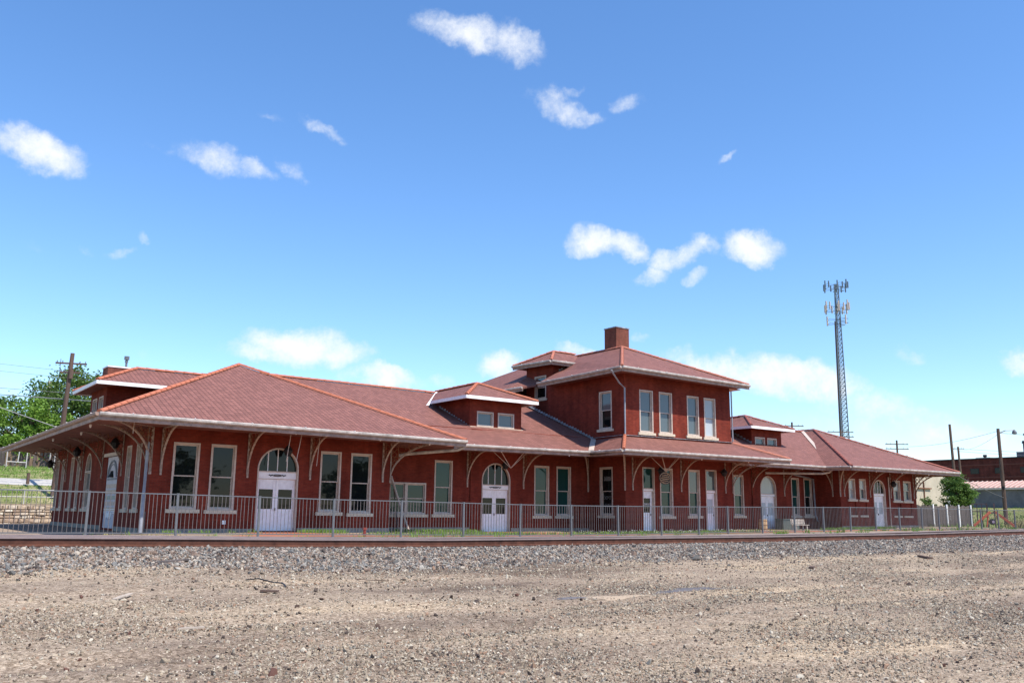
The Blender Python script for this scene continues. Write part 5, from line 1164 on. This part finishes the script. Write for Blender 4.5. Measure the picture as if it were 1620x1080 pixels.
for x in (-.7, .62): MB().box((x, -.3, 0), (x+.07, -.23, .38)).build('leg', BW, bn); MB().box((x, .06, 0), (x+.07, .13, .8)).build('leg', BW, bn)
rb_ = thing('red_bollard', 'short red pipe bollard just behind the fence near the third left window', 'bollard', (15.5, 30.2, .5)); RP = mat('red_oxide_paint', (.24, .05, .035, 1), .7)
MB().tube([(0, 0, -.1), (0, 0, .42)], .06, 9).build('pipe', RP, rb_); MB().box((-.07, -.07, .34), (.07, .07, .42)).build('valve_cap', RP, rb_)
# loose things on the yard
def on(x, y, dz=0): return (x, y, H(x, y)+dz)
cb = MB().tube([on(4.68, 12.66, .02), on(4.82, 12.55, .035), on(4.93, 12.29, .05), on(4.95, 12.0, .03), on(4.89, 11.72, .02)], .009, 6).build('black_cable', BLACK); tag(cb, 'short length of black cable lying curved on the gravel', 'cable')
CW = mat('bleached_wood', (.42, .35, .28, 1), .9, var=.2); 
def chip(name, label, pts, w, h, m, cat='wood'): 
    M = MB()
    for i in range(len(pts)-1): M.bar(on(*pts[i], .02), on(*pts[i+1], .03), w, h)
    return tag(M.build(name, m), label, cat)
chip('wood_scrap', 'splintered pale wood scrap lying flat at the left of the yard', [(2.62, 11.2), (2.76, 11.39), (2.88, 11.55)], .06, .015, CW)
chip('wood_scrap', 'thin pale splinter of wood in the lower left gravel', [(2.72, 9.05), (2.95, 9.0)], .05, .015, CW)
chip('tie_splinter', 'long grey brown tie splinter at the foot of the ballast', [(4.05, 15.2), (4.75, 15.5)], .08, .03, WOODG)
chip('tie_splinter', 'dark tie fragment below the black cable', [(4.38, 11.3), (4.55, 11.15)], .06, .025, POLEW)
chip('stick', 'thin dark stick left of the pale patch in the yard', [(6.35, 12.6), (6.75, 12.3)], .012, .012, POLEW)
chip('tie_fragment', 'reddish tie fragment lying in the yard at the right', [(22.55, 12.6), (22.7, 13.0)], .12, .05, POLEW)
chip('tie_fragment', 'small dark tie fragment between the centre and right of the yard', [(16.7, 12.0), (16.95, 12.15)], .10, .05, POLEW)
cr = thing('timber_stack', 'stacked dark sawn timbers with pale ends at the right edge by the ballast', 'timber', (36.9, 16.3, .62))
for a_, b_ in (((-.5, -.2, 0), (.9, .05, .2)), ((-.4, -.15, .2), (1.0, .1, .38)), ((-.9, .1, 0), (.3, .3, .18))): MB().box(a_, b_).build('timber', POLEW, cr)
MB().box((-.42, -.16, .21), (-.40, .09, .37)).build('sawn_end', CREAMP, cr); 
def patch(name, label, cx_, cy_, rx, ry, m, seed):
    rg = random.Random(seed); n = 22; v = [(cx_, cy_, H(cx_, cy_)+.016)]; 
    for rr in (.5, 1):
        for k_ in range(n):
            a = 6.283*k_/n; q_ = rr*(1+.25*math.sin(3*a+seed)+.18*math.sin(7*a+seed*2)); x, y = cx_+rx*q_*math.cos(a), cy_+ry*q_*math.sin(a); v.append((x, y, H(x, y)+.014-.012*(rr > .6)))
    f = [(0, 1+k_, 1+(k_+1) % n) for k_ in range(n)] + [(1+k_, 1+n+k_, 1+n+(k_+1) % n, 1+(k_+1) % n) for k_ in range(n)]
    me = bpy.data.meshes.new(name); me.from_pydata(v, [], f); me.materials.append(m); me.polygons.foreach_set('use_smooth', [True]*len(f)); return tag(link(name, me), kind='structure')
SAND = groundmat('sand', [(.36,.28,.20), (.44,.345,.25)], s1=2, s2=60, bump=.2); ASPH = groundmat('asphalt_crumbs', [(.10,.095,.10), (.17,.16,.165)], s1=2, s2=50, bump=.5)
patch('sand_patch', '', 9.0, 9.72, .60, .16, SAND, 1)
patch('asphalt_patch', '', 8.25, 9.85, .28, .10, ASPH, 3); patch('asphalt_patch', '', 10.9, 10.0, .8, .22, ASPH, 4)
